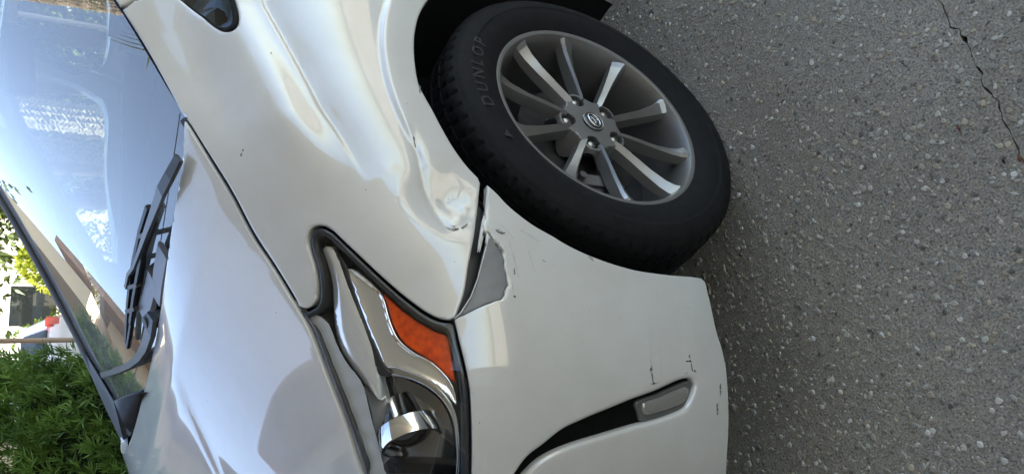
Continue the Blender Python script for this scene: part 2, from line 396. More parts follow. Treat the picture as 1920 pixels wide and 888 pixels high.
def damage(x, z):
    d = np.zeros(len(x))
    g = lambda c, rx, rz: np.exp(-((x - c[0]) / rx) ** 2 - ((z - c[1]) / rz) ** 2)
    rho = np.hypot((x - DENT_C[0]) / .058 + .25 * (z - DENT_C[1]) / .058, (z - DENT_C[1]) / .066); cone = .5 * (1 - rho + np.sqrt((1 - rho) ** 2 + .12 ** 2)); d -= .0135 * cone
    d -= .0018 * g(DENT_D, .030, .022)
    d -= .0012 * g(DENT_E, .040, .040)
    d += .0015 * g(DENT_F, .035, .035)
    for ln, dep, wd in ((KINK, -.0042, .007), (KINK2, -.0006, .010), (RIDGE, .0022, .012), (RIDGE2, .0010, .012), (RIDGE3, .0016, .008)):
        q, t = polyd(x, z, ln); q = np.sqrt(q * q + .003 ** 2); d += dep * np.exp(-q / wd) * np.minimum(1, 5 * t * (1 - t) + .25)
    cz = np.exp(-((x - CRUSH[0]) / .020) ** 2 - ((z - CRUSH[1]) / .024) ** 2)
    tri = lambda v: np.abs((v % 1) - .5) * 2
    d += cz * .0013 * (tri(x * 42 + z * 25) * tri(z * 38 - x * 20 + .3) - .3)
    d += .0004 * np.sin(x * 47 + z * 21) * np.sin(z * 53 - x * 17) * g(DENT_C, .16, .16)
    return d
DAMAGED = True
def skin_ev(a, b):
    W = _basis(np.clip(b, -.6, 8.9)); C = _nets(a)
    P = np.einsum('nr,nrk->nk', W, C)
    x, z = P[:, 0], P[:, 2]
    # shoulder crease along the fender
    zc = np.interp(x, [-1.5, -.6, -.16, .07, .20], [.985, .97, .936, .872, .82])
    k = smooth01((.235 - x) / .16) * smooth01((x + 3.4) / .4)
    d = z - zc
    o = k * (.022 * smooth01(d / .070) * np.exp(-(np.maximum(d - .065, 0) / .040) ** 2) - .0035 * np.exp(-(d / .022) ** 2) * (d < 0) - .0035 * smooth01(1 - d / .008) * np.exp(-(d / .022) ** 2) * (d >= 0))
    o += -.010 * np.exp(-((d - .115) / .030) ** 2) * smooth01((.16 - x) / .18) * smooth01((x + 1.2) / .4)
    # flared wheel-arch band
    r = np.hypot(x - HUB[0], z - HUB[2]); ang = np.degrees(np.arctan2(z - HUB[2], x - HUB[0]))
    band = smooth01((ang - 60) / 22)
    o += .0050 * smooth01((r - .385) / .06) * (1 - smooth01((r - .449) / .009)) * band * (z > .3)
    side = (np.abs(x) < .7)
    if DAMAGED: o = o + damage(x, z) * side
    P = P.copy(); P[:, 1] += o
    return P
SKIN = Surf(skin_ev, (-.8, S_K[-1]), (-.2, 8.7), 330, 190, 1., .105)
SKIN.front = (.05, 1.15)
def skin_ab(x, z):
    lo, hi = -.5, 8.2
    for _ in range(40):
        m = (lo + hi) / 2
        if SKIN.P(x, m)[0][2] < z: lo = m
        else: hi = m
    return ('ab', x, lo)
def cat(*ls):
    out = []
    for l in ls: out += list(l)
    return out
car = bpy.data.objects.new('car', None); COL.objects.link(car)
tag(car, 'white pearl car with a dented left front fender, parked on the aggregate driveway', 'car')

# ---- bonnet
GAP = [(347, 226), (362, 248), (399, 307), (434, 364), (473, 438), (512, 498), (553, 566)]
LAMPTOP = [(566, 588), (583, 621), (608, 687), (649, 793), (676, 874), (692, 908)]
def shift(l, dx, dy): return [(q[0] + dx, q[1] + dy) for q in l]
hl = HOOD.line(shift(GAP, -2.9, 1.8)) + HOOD.line(shift(LAMPTOP, -3, 1))
tail = dense([hl[-1], (.672, .575), (.74, .46), (.785, .26), (.80, 0.)])
left = hl + tail[1:]
y0 = hl[0][1]
rear = [(float(hood_rear(y)), y) for y in np.linspace(-y0, y0, 120)]
outl = [tuple(q) for q in rear[:-1]] + [tuple(q) for q in left] + [(q[0], -q[1]) for q in left[::-1][1:]][:-1]
hood = panel('hood', HOOD, outl, PAINT, car, res=.010, rnd=.0025, flange=.018)

# ---- left fender
ARCH = [(901, 343), (897, 333), (888, 324), (883, 319), (868, 301), (849, 274), (829, 239), (811, 205), (797, 180), (786, 158), (779, 120), (777, 84), (779, 58), (786, 29), (801, 0), (820, -28)]
FRONT_EDGE = [(842, 599.5), (853, 594), (861, 576), (871, 546), (878, 502), (885, 465), (891, 428), (896, 388), (901, 343)]
LAMP_F = [(559, 573), (566, 577), (575, 578), (584, 574), (591, 564), (594, 543), (590, 504), (579, 466), (576, 444), (583, 428), (597, 422), (610, 424), (625, 433), (650, 457), (683, 488), (721, 523), (760, 556), (798, 584), (826, 597), (842, 599.5)]
PIL = [(231, 23), (260, 69), (288, 115), (317, 162), (330, 187), (347, 226)]
arch_tail = [skin_ab(.393 * math.cos(R(t)), HUB[2] + .393 * math.sin(R(t))) for t in (118, 130, 145, 160, 175)] + [skin_ab(-.385, .22)]
arch_pts = SKIN.line(ARCH[:3], smooth=False) + SKIN.line(ARCH[2:])
pil_ab = [('ab', x, 7.985) for x in (-.225, -.16, -.10, -.05, 0.0)]
seam = [SKIN.hit((249, 2)), SKIN.hit((262, -20)), skin_ab(-.44, 1.13)[1:]]
fo = cat(arch_pts[:-1], dense([arch_pts[-1]] + [q[1:] for q in arch_tail], 1, .105),
         dense([skin_ab(-.47, .22)[1:], skin_ab(-.46, .6)[1:], skin_ab(-.45, .9)[1:], skin_ab(-.44, 1.13)[1:]], 1, .105),
         dense(seam[::-1], 1, .105)[1:], dense([q[1:] for q in pil_ab], 1, .105)[0:],
         [SKIN.hit((q[0] + 2.9, q[1] - 1.8)) for q in GAP[:-1]] and dense([SKIN.hit((q[0] + 2.9, q[1] - 1.8)) for q in GAP], 1, .105),
         SKIN.line(LAMP_F), SKIN.line(FRONT_EDGE)[1:-1])
QW = [(330, -8), (339, 0), (360, 18), (389, 41), (411, 56), (425, 59), (438, 55), (446, 43), (446, 22), (439, -2), (425, -40), (390, -52), (345, -34)]
qw = dense([SKIN.hit(q) for q in QW], 1, .105, closed=True)
def skin_ab_vec(x, z):
    lo_, hi_ = np.full(len(x), -.2), np.full(len(x), 8.2)
    for _ in range(26):
        m_ = (lo_ + hi_) / 2; k_ = SKIN.P(x, m_)[:, 2] < z; lo_ = np.where(k_, m_, lo_); hi_ = np.where(k_, hi_, m_)
    return np.stack([x, lo_], 1)
FX = []
for rr in (.4445, .4475, .4500, .4525, .4550, .4575, .4605, .464):
    t_ = np.radians(np.arange(62, 135, .55)); FX.append(skin_ab_vec(rr * np.cos(t_), HUB[2] + rr * np.sin(t_)))
fender = panel('fender', SKIN, fo, PAINT, car, holes=[qw], res=.0046, rnd=.003, flange=.022, hole_flange=.02, hole_rnd=.004, extra=np.concatenate(FX))
fender['label'] = 'left front fender, dented and creased above the wheel arch'
# quarter glass in the fender corner
qin = dense([SKIN.hit(q) for q in [(334, -6), (343, 2), (363, 17), (391, 38), (410, 49), (422, 51), (431, 47), (435, 38), (434, 20), (428, -2), (416, -35), (388, -46), (349, -30)]], 1, .105, closed=True)
qs = panel('window_seal', SKIN, qw, RUBBER, car, holes=[qin], res=.01, rnd=.003, flange=.01, depth=-.001)
qg = panel('quarter_window', SKIN, qin, SIDEGLASS, car, res=.02, rnd=0, flange=0, depth=.004)

# ---- front bumper (left half is the one in view)
B_ARCH = [(914, 346), (920, 351), (933, 363), (957, 388), (997, 419), (1037, 442), (1060, 456), (1094, 473), (1135, 489), (1170, 500), (1205, 508), (1258, 515), (1299, 518), (1316, 521)]
B_LIP = [(1316, 521), (1323, 528), (1331, 560), (1343, 615), (1354, 652), (1362, 689), (1366, 737), (1367, 800), (1364, 855), (1362, 900)]
B_TOP = [(914, 346), (914, 362), (911, 372), (913, 384), (909, 397), (910, 409), (905, 421), (907, 431), (912, 437), (916, 434)]
PEEL_L = [(916, 434), (913, 457), (905, 487), (896, 522), (883, 556), (863, 587), (852, 597)]
PEEL_R = [(916, 434), (921, 441), (925, 447), (927, 455), (933, 457), (936, 465), (943, 467), (942, 477), (946, 487), (945, 500), (949, 512), (950, 524), (953, 533), (947, 544), (946, 553), (940, 561), (930, 563), (921, 567), (910, 571), (898, 576), (884, 583), (868, 591), (852, 597)]
B_LAMP = [(852, 599), (855, 612), (862, 642), (873, 686), (881, 730), (884, 785), (885, 840), (884, 890), (882, 905)]
lamp_low = SKIN.line(B_LAMP); lip = SKIN.line(B_LIP)
a1 = lamp_low[-1]; a2 = lip[-1]; smax = S_K[-1]
front_top = dense([a1, (a1[0] + .12, a1[1] - .15), (a1[0] + .25, a1[1] + .8), (smax - .3, 7.3), (smax, 7.3)], 1, .105)[1:]
front_bot = dense([(smax, .02), (smax - .3, .02), (a2[0] + .12, .03), a2], 1, .105)[:-1]
SLOT_T = [(962, 896), (975, 876), (992, 855), (1022, 832), (1055, 806), (1092, 788), (1140, 768), (1186, 749), (1232, 732), (1269, 715), (1288, 709), (1299, 710), (1304, 718), (1302, 732), (1292, 757), (1280, 769), (1243, 784), (1206, 794), (1194, 797), (1158, 808), (1122, 819), (1077, 833), (1040, 848), (1011, 865), (990, 885), (980, 896)]
slot = SKIN.line(SLOT_T) 
top_slot = [(q[0], q[1]) for q in slot]
e1 = slot[0]; e2 = slot[-1]
ext = dense([e2, (e2[0] + .035, e2[1] - .03), (e1[0] + .035, e1[1] + .10), e1], 1, .105)[1:-1]
slot_loop = top_slot + ext
bo = cat(SKIN.line(B_ARCH)[:-1], lip[:-1], [a2], front_bot[::-1], front_top[::-1], [a1], lamp_low[::-1][1:],
         SKIN.line(PEEL_R, smooth=False)[::-1][1:], SKIN.line(B_TOP, smooth=False)[::-1][1:-1])
bumper = panel('front_bumper', SKIN, bo, PAINT, car, holes=[slot_loop], res=.008, rnd=.003, flange=.012, hole_flange=.022, hole_rnd=.007)
bumper['label'] = 'front bumper with a torn corner and dark scuffs'
patch = panel('bare_plastic_patch', SKIN, SKIN.line(PEEL_R, smooth=False) + SKIN.line(PEEL_L)[::-1][1:-1], PRIMER, car, res=.006, rnd=.002, flange=.01, depth=.0012)
patch['label'] = 'grey bare plastic where the paint has peeled off the bumper corner'
tube_obj('peeled_edge', [SKIN.xyz(q) for q in PEEL_L[1:]], .0011, PAINT, car, 6)
# fog pocket: black slot floor and lamp
slot_fl = panel('bumper_slot', SKIN, slot_loop, mat('slot_black', (.004, .004, .004), .8, spec=.1), car, res=.015, rnd=0, flange=0, depth=.014)
FOG = [(1190, 752), (1232, 736), (1269, 719), (1287, 713), (1296, 716), (1298, 728), (1289, 754), (1277, 765), (1242, 779), (1206, 789), (1198, 788), (1192, 768)]
fl = dense([SKIN.hit(q, .012) for q in FOG], 1, .105, closed=True)
fog = panel('fog_lamp', SKIN, fl, mat('fog_bezel', (.10, .10, .095), .35, coat=.6), car, res=.01, rnd=.004, flange=.03, depth=.008)
FOGI = [(1200, 755), (1234, 742), (1268, 727), (1281, 723), (1288, 727), (1282, 747), (1272, 757), (1240, 769), (1210, 777), (1203, 775)]
fi = dense([SKIN.hit(q, .012) for q in FOGI], 1, .105, closed=True)
panel('fog_lens', SKIN, fi, mat('fog_lens', (.30, .29, .26), .12, metal=.3, coat=1, coat_r=.02), fog, res=.01, rnd=.006, flange=.003, depth=.0045)

# flakes of torn paint hanging in the gap
def flake(pts, depth, m, parent, name='paint_flake', lift=.004):
    P = []
    for q in pts:
        pp, nn_ = SKIN.PN(*SKIN.hit(q)); P.append(pp[0] - nn_[0] * depth)
    c = np.mean(P, 0); n = np.array([.35, .93, .1])
    V = [tuple(p) for p in P] + [tuple(c + n * lift)] + [tuple(p - n * .0025) for p in P]; k = len(P)
    F = [(i, (i + 1) % k, k) for i in range(k)] + [(i, k + 1 + i, k + 1 + (i + 1) % k, (i + 1) % k) for i in range(k)]
    return pydata(name, V, F, m, parent, False)
FLK = mat('paint_flake', (.72, .70, .66), .6)
for pts, dp in (([(909, 400), (913, 412), (908, 428), (905, 446), (901, 462), (897, 471), (899, 452), (902, 430), (905, 412)], .004),
                ([(915, 348), (912, 372), (910, 392), (912, 404), (914, 380), (917, 360)], .001),
                ([(904, 436), (909, 440), (906, 455), (902, 470), (900, 466), (903, 450)], .006),
                ([(912, 436), (918, 446), (913, 460), (910, 455)], -.002),
                ([(928, 448), (938, 458), (936, 464), (930, 456)], -.002)):
    flake(pts, dp, FLK, bumper)
# dirt scuffs are real chips with dark lower layers showing
DIRT = mat('dark_scuff', (.09, .082, .072), .85, noise=(260, (.45, .43, .39), .46, .60))
def chip(pts, surf=SKIN, m=DIRT, parent=None, name='scuff', d=-.0007):
    ab = dense([surf.hit(q) for q in pts], surf.sa, surf.sb, closed=True, smooth=False, step=.003)
    return panel(name, surf, ab, m, parent or bumper, res=.004, rnd=0, flange=.0006, depth=d)
for pts in ([(929, 431), (936, 430), (944, 435), (948, 436), (942, 439), (935, 437)],
            [(1216, 719), (1226, 720), (1238, 716), (1230, 718), (1226, 716), (1222, 719)],
            [(1218, 692), (1222, 684), (1223, 693), (1219, 698)], [(1221, 700), (1223, 697), (1225, 716), (1223, 716)],
            [(1285, 676), (1294, 674), (1297, 678), (1288, 678)], [(1284, 699), (1290, 697), (1286, 700)], [(1296, 680), (1299, 694), (1297, 696), (1295, 684)],
            [(1301, 692), (1306, 696), (1301, 697)], [(1290, 668), (1293, 664), (1295, 672)],
            [(1349, 722), (1351, 718), (1352, 738), (1350, 742)], [(1343, 758), (1345, 755), (1347, 775), (1344, 778)],
            [(963, 505), (965, 502), (966, 512), (964, 515)], [(962, 555), (966, 553), (967, 558)], [(1017, 487), (1024, 491), (1019, 489)],
            [(1102, 480), (1110, 483), (1112, 489), (1106, 484)]):
    chip(pts)
CHIPM = mat('chip_grey', (.16, .145, .125), .85, noise=(260, (.55, .53, .49), .48, .6))
for pts in ([(836, 425), (841, 427), (848, 428), (855, 427), (861, 428), (858, 431), (850, 433), (842, 431)], [(864, 427), (871, 423), (877, 418), (875, 423), (868, 429)], [(846, 423), (851, 424), (855, 422), (852, 426)],
            [(774, 256), (777, 258), (780, 276), (777, 274)], [(787, 160), (789, 164), (788, 176), (785, 170)],
            [(452, 287), (454, 290), (451, 293)], [(455, 279), (457, 281), (455, 284)], [(508, 98), (510, 100), (507, 101)]):
    chip(pts, parent=fender, m=CHIPM)

SCR = mat('scratch_grey', (.60, .585, .55), .6)
for x0_, y0_, x1_, y1_ in ((1213, 600, 1221, 690), (1216, 640, 1222, 705), (1224, 612, 1226, 660), (1272, 560, 1290, 668), (1280, 590, 1293, 664), (1286, 640, 1298, 690), (955, 455, 968, 500), (962, 470, 972, 520), (975, 430, 1010, 452), (958, 520, 963, 556), (1236, 650, 1240, 700), (940, 420, 962, 446), (1345, 700, 1350, 760), (990, 470, 1004, 510)):
    dx = y1_ - y0_; nx = .45; chip([(x0_ - nx, y0_), ((x0_ + x1_) / 2 - nx * 1.2 + .6, (y0_ + y1_) / 2), (x1_ - nx, y1_), (x1_ + nx, y1_), ((x0_ + x1_) / 2 + nx + .6, (y0_ + y1_) / 2)], m=SCR, name='scratch', d=-.0004)
# dark structure behind the gap
ib = cat(dense([skin_ab(.10, .75)[1:], skin_ab(.16, .82)[1:], skin_ab(.30, .72)[1:], SKIN.hit((838, 590)), SKIN.hit((880, 640)), SKIN.hit((960, 560)), SKIN.hit((960, 420)), skin_ab(.255, .64)[1:], skin_ab(.16, .70)[1:]], 1, .105, smooth=False, closed=True))
panel('gap_bracket', SKIN, ib, BLACK, car, res=.02, rnd=0, flange=0, depth=.03)
tube_obj('hood_seal', [HOOD.xyz(q, .012) for q in GAP], .0085, BLACK, car)

# ---- headlamp
L_OUT = [(561, 582), (569, 586), (580, 583), (590, 577), (597, 566), (599, 545), (595, 505), (584, 468), (581, 447), (587, 433), (598, 427), (608, 429), (622, 437), (648, 462), (681, 493), (719, 528), (758, 561), (796, 589), (824, 602), (843, 604), (850, 606), (853, 615), (858, 642), (869, 686), (877, 730), (880, 785), (881, 840), (880, 890), (878, 912)]
L_TOP = [(563, 589), (571, 596), (587, 620), (612, 686), (653, 792), (680, 873), (693, 908)]
lo = SKIN.line(L_OUT); lt = SKIN.line(L_TOP)
e1 = lo[-1]; e2 = lt[-1]
lend = dense([e1, (e1[0] + .07, e1[1] + .15), (e2[0] + .07, e2[1] - .05), e2], 1, .105)[1:-1]
lens_loop = lo + lend + lt[::-1][:-1]
HOUS = panel('headlamp', SKIN, lens_loop, mat('lamp_inner', (.13, .13, .135), .25, metal=.5), car, res=.008, rnd=0, flange=0, depth=.008, shape=lambda d, ab: -np.minimum(.055, d * 9))
HOUS['label'] = 'left headlamp with chrome reflectors, amber marker and projector'
panel('lens', SKIN, lens_loop, LENS, HOUS, res=.012, rnd=.004, flange=.004)
def sub(pts, depth, smooth=True, surf=SKIN): return dense([surf.hit(q, max(.012, round(depth / .012) * .012)) for q in pts], surf.sa, surf.sb, smooth=smooth, closed=True)
# black rim seen through the lens
L_IN = [(573, 597), (588, 590), (603, 577), (608, 545), (602, 505), (593, 470), (590, 450), (596, 440), (606, 440), (620, 450), (645, 474), (676, 504), (714, 540), (752, 573), (790, 602), (822, 617), (838, 622), (846, 650), (857, 690), (864, 735), (866, 785), (866, 840), (865, 890), (863, 910), (702, 905), (688, 873), (660, 792), (619, 686), (593, 622), (580, 606)]
li = dense([SKIN.hit(q) for q in L_IN], 1, .105, closed=True)
# keep the hole inside the outer loop
panel('lamp_rim', SKIN, lens_loop, LAMPBLACK, HOUS, holes=[li], res=.01, rnd=0, flange=.006, depth=.0035, hole_flange=.03)
z6 = lambda x, y: (540 + x / 1.818, 400 + y / 1.818)
zz = lambda l: [z6(*q) for q in l]
# chrome blade
panel('chrome_blade', SKIN, sub(zz([(112, 122), (122, 112), (142, 112), (160, 134), (180, 172), (205, 245), (240, 330), (268, 400), (292, 470), (302, 540), (312, 640), (285, 620), (240, 562), (190, 492), (160, 420), (150, 330), (145, 240), (128, 170)]), .018), mat('blade_silver', (.93, .94, .95), .16, metal=.6, coat=1), HOUS, res=.0035, rnd=0, flange=.02, depth=.018, shape=lambda d, ab: .30 * np.minimum(d, .010) + .05 * np.maximum(d - .010, 0))
panel('side_blade', SKIN, sub(zz([(300, 545), (330, 640), (336, 740), (330, 850), (318, 862), (290, 760), (268, 660), (250, 590), (290, 625), (308, 640)]), .03), LAMPGREY, HOUS, res=.008, rnd=.003, flange=.01, depth=.03)
panel('divider', SKIN, sub(zz([(160, 122), (176, 128), (205, 175), (222, 230), (256, 330), (296, 430), (338, 520), (360, 536), (352, 552), (322, 552), (300, 520), (262, 400), (222, 290), (190, 205)]), .020), LAMPBLACK, HOUS, res=.006, rnd=.003, flange=.02, depth=.017)
panel('reflector_bowl', SKIN, sub(zz([(200, 188), (226, 190), (262, 214), (318, 268), (336, 310), (350, 362), (378, 425), (430, 472), (490, 504), (540, 552), (566, 600), (574, 650), (540, 612), (500, 580), (430, 545), (372, 524), (338, 520), (300, 440), (262, 340), (228, 250)]), .026), mat('bowl_chrome', (.92, .93, .94), .05, metal=.9), HOUS, res=.004, rnd=0, flange=.01, depth=.018, shape=lambda d, ab: -.40 * np.minimum(d, .007) - .0005 * np.abs(((ab[:, 0] * 90) % 1) - .5))
panel('amber_marker', SKIN, sub(zz([(322, 274), (360, 304), (400, 338), (450, 372), (500, 400), (545, 420), (556, 470), (564, 530), (570, 574), (540, 550), (500, 510), (440, 474), (392, 440), (362, 392), (346, 350), (336, 310)]), .014), AMBER, HOUS, res=.006, rnd=.003, flange=.012, depth=.014)
panel('chrome_ring', SKIN, sub(zz([(334, 522), (366, 520), (430, 541), (500, 577), (545, 622), (576, 680), (588, 750), (590, 830), (584, 900), (570, 900), (574, 830), (570, 755), (556, 690), (528, 640), (486, 600), (425, 568), (368, 556), (334, 548)]), .022), mat('ring_silver', (.55, .56, .57), .15, metal=1), HOUS, res=.006, rnd=.004, flange=.02, depth=.022)
panel('lamp_floor', SKIN, sub(zz([(345, 556), (420, 574), (480, 606), (524, 646), (550, 700), (562, 760), (564, 900), (345, 900), (340, 700)]), .05), mat('bowl_dark', (.20, .205, .215), .12, metal=.9), HOUS, res=.01, rnd=0, flange=0, depth=.05)
# ribbed strip along the bonnet side of the lamp
panel('ribbed_strip', SKIN, sub(zz([(52, 352), (100, 346), (140, 376), (166, 440), (200, 505), (255, 580), (282, 680), (306, 770), (330, 870), (338, 900), (262, 900), (222, 800), (152, 640), (92, 470)]), .012), LAMPGREY, HOUS, res=.004, rnd=0, flange=0, depth=.0105, shape=lambda d, ab: .0006 * np.sin(ab[:, 0] * 1400))
# projector
pc = np.array(SKIN.xyz(z6(420, 765), .036)); ax = Vector((.985, .12, -.06)).normalized()
qd = ax.to_track_quat('Z', 'Y')
def lathe(name, prof, origin, quat, m, parent, n=40, smooth=True):
    V = []; F = []
    for i in range(n):
        t = 2 * math.pi * i / n
        for r, h in prof: V.append(Vector(origin) + quat @ Vector((r * math.cos(t), r * math.sin(t), h)))
    k = len(prof)
    for i in range(n):
        for j in range(k - 1):
            F.append((i * k + j, ((i + 1) % n) * k + j, ((i + 1) % n) * k + j + 1, i * k + j + 1))
    o = pydata(name, V, F, m, parent, smooth); return sharpen(o, 30)
pj = lathe('projector', [(.030, -.06), (.043, -.024), (.0465, -.020), (.0475, .004), (.046, .008), (.041, .008), (.039, .002), (.038, -.010)], pc, qd, CHROME, HOUS)
lathe('projector_lens', [(0.0001, .010), (.014, .008), (.026, .002), (.034, -.004), (.0405, -.012)], pc, qd, mat('projector_glass', (.015, .016, .018), .04, coat=1, coat_r=.0), HOUS)

# ---- windscreen, pillars, cowl, wipers
def gl_edge(b, s): 
    # half-width of the glass at height b
    lo_, hi_ = .4, .72
    for _ in range(40):
        m = (lo_ + hi_) / 2
        if m < float(pillar_y(float(W_xb(m) - b))): lo_ = m
        else: hi_ = m
    return lo_ - .002
bs = np.linspace(-.0, 1.02, 40); half = [gl_edge(b, 1) for b in bs]
so = [(y, -.03) for y in np.linspace(-half[0], half[0], 30)][:-1] + [(h, b) for h, b in zip(half, bs)] + [(y, 1.02) for y in np.linspace(half[-1], -half[-1], 30)][1:-1] + [(-h, b) for h, b in list(zip(half, bs))[::-1]]
screen = panel('windscreen', SCREEN, so, GLASS, car, res=.03, rnd=0, flange=0)
# printed black border on the inside of the glass
def frit_in(b): return None
FR_IN = [(252, 470), (260, 411), (270, 351), (274, 320), (281, 252), (286, 200), (289, 160), (290, 138), (287, 128), (278, 116)]
fr_in = [SCREEN.hit(q, .006) for q in FR_IN]
fr_l = dense(fr_in, 1, 1)
fr_out = [(h - .001, b) for h, b in zip(half, bs) if b < fr_in[-1][1] + .02]
low_in = dense([(-.60, .085), (-.45, .055), (-.2, .045), (.1, .05), fr_in[0]], 1, 1)
fi_l = [(-h + .03, b) for h, b in zip(half, bs) if b > .09 and b < .98][::-1]
fri = fi_l + low_in + fr_l[1:] + [(fr_in[-1][0] + .004, fr_in[-1][1] + .03)]
upper = [(h - .022, b) for h, b in zip(half, bs) if b > fr_in[-1][1] + .06 and b < .98]
fri = fri + upper
panel('windscreen_border', SCREEN, [(y * .9985, b) for y, b in so], FRIT, car, holes=[fri], res=.02, rnd=0, flange=0, depth=.006)
# A pillar panels and the roof
pil_l = panel('pillar', SKIN, cat(dense([(-.232, 7.985), SKIN.hit((247, 1)), SKIN.hit((260, -21)), skin_ab(-.445, 1.14)[1:]], 1, .105), dense([skin_ab(-.6, 1.2)[1:], skin_ab(-.95, 1.38)[1:], (-1.0, 7.985), (-.8, 7.985), (-.5, 7.985), (-.232, 7.985)], 1, .105)[:-1]), PAINT, car, res=.015, rnd=.003, flange=.01)
# right-hand side of the car is the undamaged mirror image
DAMAGED = False
SKIN_OK = Surf(skin_ev, (S_K[0], S_K[-1]), (0, 8), 60, 40, 1., .105)
fr = panel('fender', SKIN_OK, fo, PAINT, car, res=.02, rnd=.005, flange=.02); fr2 = mirror_y(fr); bpy.data.objects.remove(fr); fr2.location.z = -.012
p2 = mirror_y(pil_l)
# body sides behind the fenders: door skins with window openings
def sab(x, z): 
    q = skin_ab(x, z); return (q[1], q[2])
DOORS = [('front_door', [(-.475, .22), (-.465, .6), (-.455, .95), (-.448, 1.12), (-.60, 1.195), (-.95, 1.375), (-1.05, 1.46), (-1.38, 1.47), (-1.40, .9), (-1.38, .22)], [(-.56, 1.085), (-.64, 1.17), (-.95, 1.33), (-1.08, 1.395), (-1.26, 1.41), (-1.27, 1.145), (-.9, 1.115)]),
         ('rear_door', [(-1.386, .22), (-1.406, .9), (-1.388, 1.47), (-1.8, 1.475), (-2.3, 1.46), (-2.45, 1.2), (-2.46, .8), (-2.25, .22)], [(-1.43, 1.15), (-1.43, 1.41), (-1.85, 1.42), (-2.22, 1.40), (-2.32, 1.22), (-2.2, 1.17)]),
         ('rear_quarter', [(-2.47, .8), (-2.46, 1.2), (-2.31, 1.46), (-2.6, 1.46), (-3.1, 1.42), (-3.45, 1.3), (-3.5, .9), (-3.5, .3), (-3.2, .25), (-3.13, .45), (-2.95, .63), (-2.78, .68), (-2.6, .63)], [(-2.45, 1.22), (-2.4, 1.38), (-2.8, 1.36), (-3.1, 1.28), (-2.95, 1.22)])]
for nm, ol, hole in DOORS:
    o1 = dense([sab(*q) for q in ol], 1, .105, smooth=False, closed=True, step=.03); h1 = dense([sab(*q) for q in hole], 1, .105, smooth=True, closed=True, step=.03)
    d = panel(nm, SKIN_OK, o1, PAINT, car, holes=[h1], res=.04, rnd=.004, flange=.03)
    g = panel('window', SKIN_OK, h1, SIDEGLASS, d, res=.08, rnd=0, flange=0, depth=.012)
    d2 = mirror_y(d); g2 = mirror_y(g, 'window', d2)
# roof
xs = np.linspace(-.98, -3.5, 24); V = []; F = []
for x in xs:
    hw = float(np.interp(x, [-3.55, -3.0, -2.2, -1.5, -1.0], [.50, .57, .60, .60, .588])); tz = float(np.interp(x, [-3.55, -3.0, -2.2, -1.5, -1.0], [1.43, 1.518, 1.543, 1.543, 1.50]))
    for y in np.linspace(-1, 1, 15): V.append((x, y * hw, tz + .045 * (1 - y * y)))
for i in range(23):
    for j in range(14): q = i * 15 + j; F.append((q, q + 15, q + 16, q + 1))
roof = pydata('roof', V, F, PAINT, car); md = roof.modifiers.new('t', 'SOLIDIFY'); md.thickness = .03; md.offset = -1
hl_ = pydata('headliner', [(v[0], v[1] * .97, v[2] - .045) for v in V], [f[::-1] for f in F], INTER_LIGHT, car)
# tail panel
bm = bmesh.new()
prof = [(-3.45, 1.42), (-3.62, 1.15), (-3.66, .9), (-3.68, .6), (-3.64, .3)]
vv = [[bm.verts.new((x, y * (.55 if z > 1.3 else .78), z)) for y in np.linspace(-1, 1, 9)] for x, z in prof]
for i in range(4):
    for j in range(8): bm.faces.new((vv[i][j], vv[i][j + 1], vv[i + 1][j + 1], vv[i + 1][j]))
tl = bm_obj('tailgate', bm, PAINT, car, True); md = tl.modifiers.new('t', 'SOLIDIFY'); md.thickness = .03
# underbody, bay walls, cabin
bm = bmesh.new(); box(bm, (-1.55, 0, .24), (3.9, 1.16, .08)); box(bm, (.5, 0, .26), (.5, 1.2, .06)); bm_obj('underbody', bm, BLACK, car)
bm = bmesh.new(); box(bm, (-.05, 0, .58), (.9, 1.05, .62)); bm_obj('engine_bay', bm, BLACK, car)
for s in (1, -1): box_obj('sill', (-1.6, s * .80, .30), (2.1, .10, .14), BLACK, car)
# dashboard
V = []; F = []
ys = np.linspace(-.70, .70, 29); prof = [(-.02, 1.0), (-.10, 1.015), (-.25, 1.015), (-.42, 1.0), (-.52, .965), (-.56, .90), (-.54, .7), (-.5, .5)]
for y in ys:
    hump = .045 * math.exp(-((y - .38) / .17) ** 4)
    for i, (x, z) in enumerate(prof): V.append((x + .05 * (1 - (y / .7) ** 2), y, z + (hump if 2 <= i <= 4 else 0) - .02 * (abs(y) / .7) ** 4))
k = len(prof)
for i in range(len(ys) - 1):
    for j in range(k - 1): F.append((i * k + j, (i + 1) * k + j, (i + 1) * k + j + 1, i * k + j + 1))
pydata('dashboard', V, F, mat('dash', (.055, .053, .052), .6, bump=(300, .2, .001)), car)
bm = bmesh.new(); tc = Vector((-.64, .37, .93)); qr = Vector((-.85, 0, .5)).normalized().to_track_quat('Z', 'Y')
ring = [tc + qr @ Vector((.185 * math.cos(t), .185 * math.sin(t), 0)) for t in np.linspace(0, 2 * math.pi, 41)]
tube(bm, ring, .015, 8, False); tube(bm, [tc + qr @ Vector((-.18, 0, 0)), tc + qr @ Vector((0, 0, -.02)), tc + qr @ Vector((.18, 0, 0))], .02); tube(bm, [tc, tc + qr @ Vector((0, 0, -.25))], .03)
bm_obj('steering_wheel', bm, BLACK, car, True)
def seat(x, y, nm='seat'):
    bm = bmesh.new(); box(bm, (x, y, .52), (.50, .50, .18)); box(bm, (x - .32, y, .82), (.16, .46, .62), Matrix.Rotation(R(-14), 3, 'Y')); box(bm, (x - .44, y, 1.24), (.10, .26, .18), Matrix.Rotation(R(-10), 3, 'Y'))
    bmesh.ops.bevel(bm, geom=bm.edges[:], offset=.05, segments=3, affect='EDGES'); return bm_obj(nm, bm, INTERIOR, car, True)
seat(-1.05, .37); seat(-1.05, -.37)
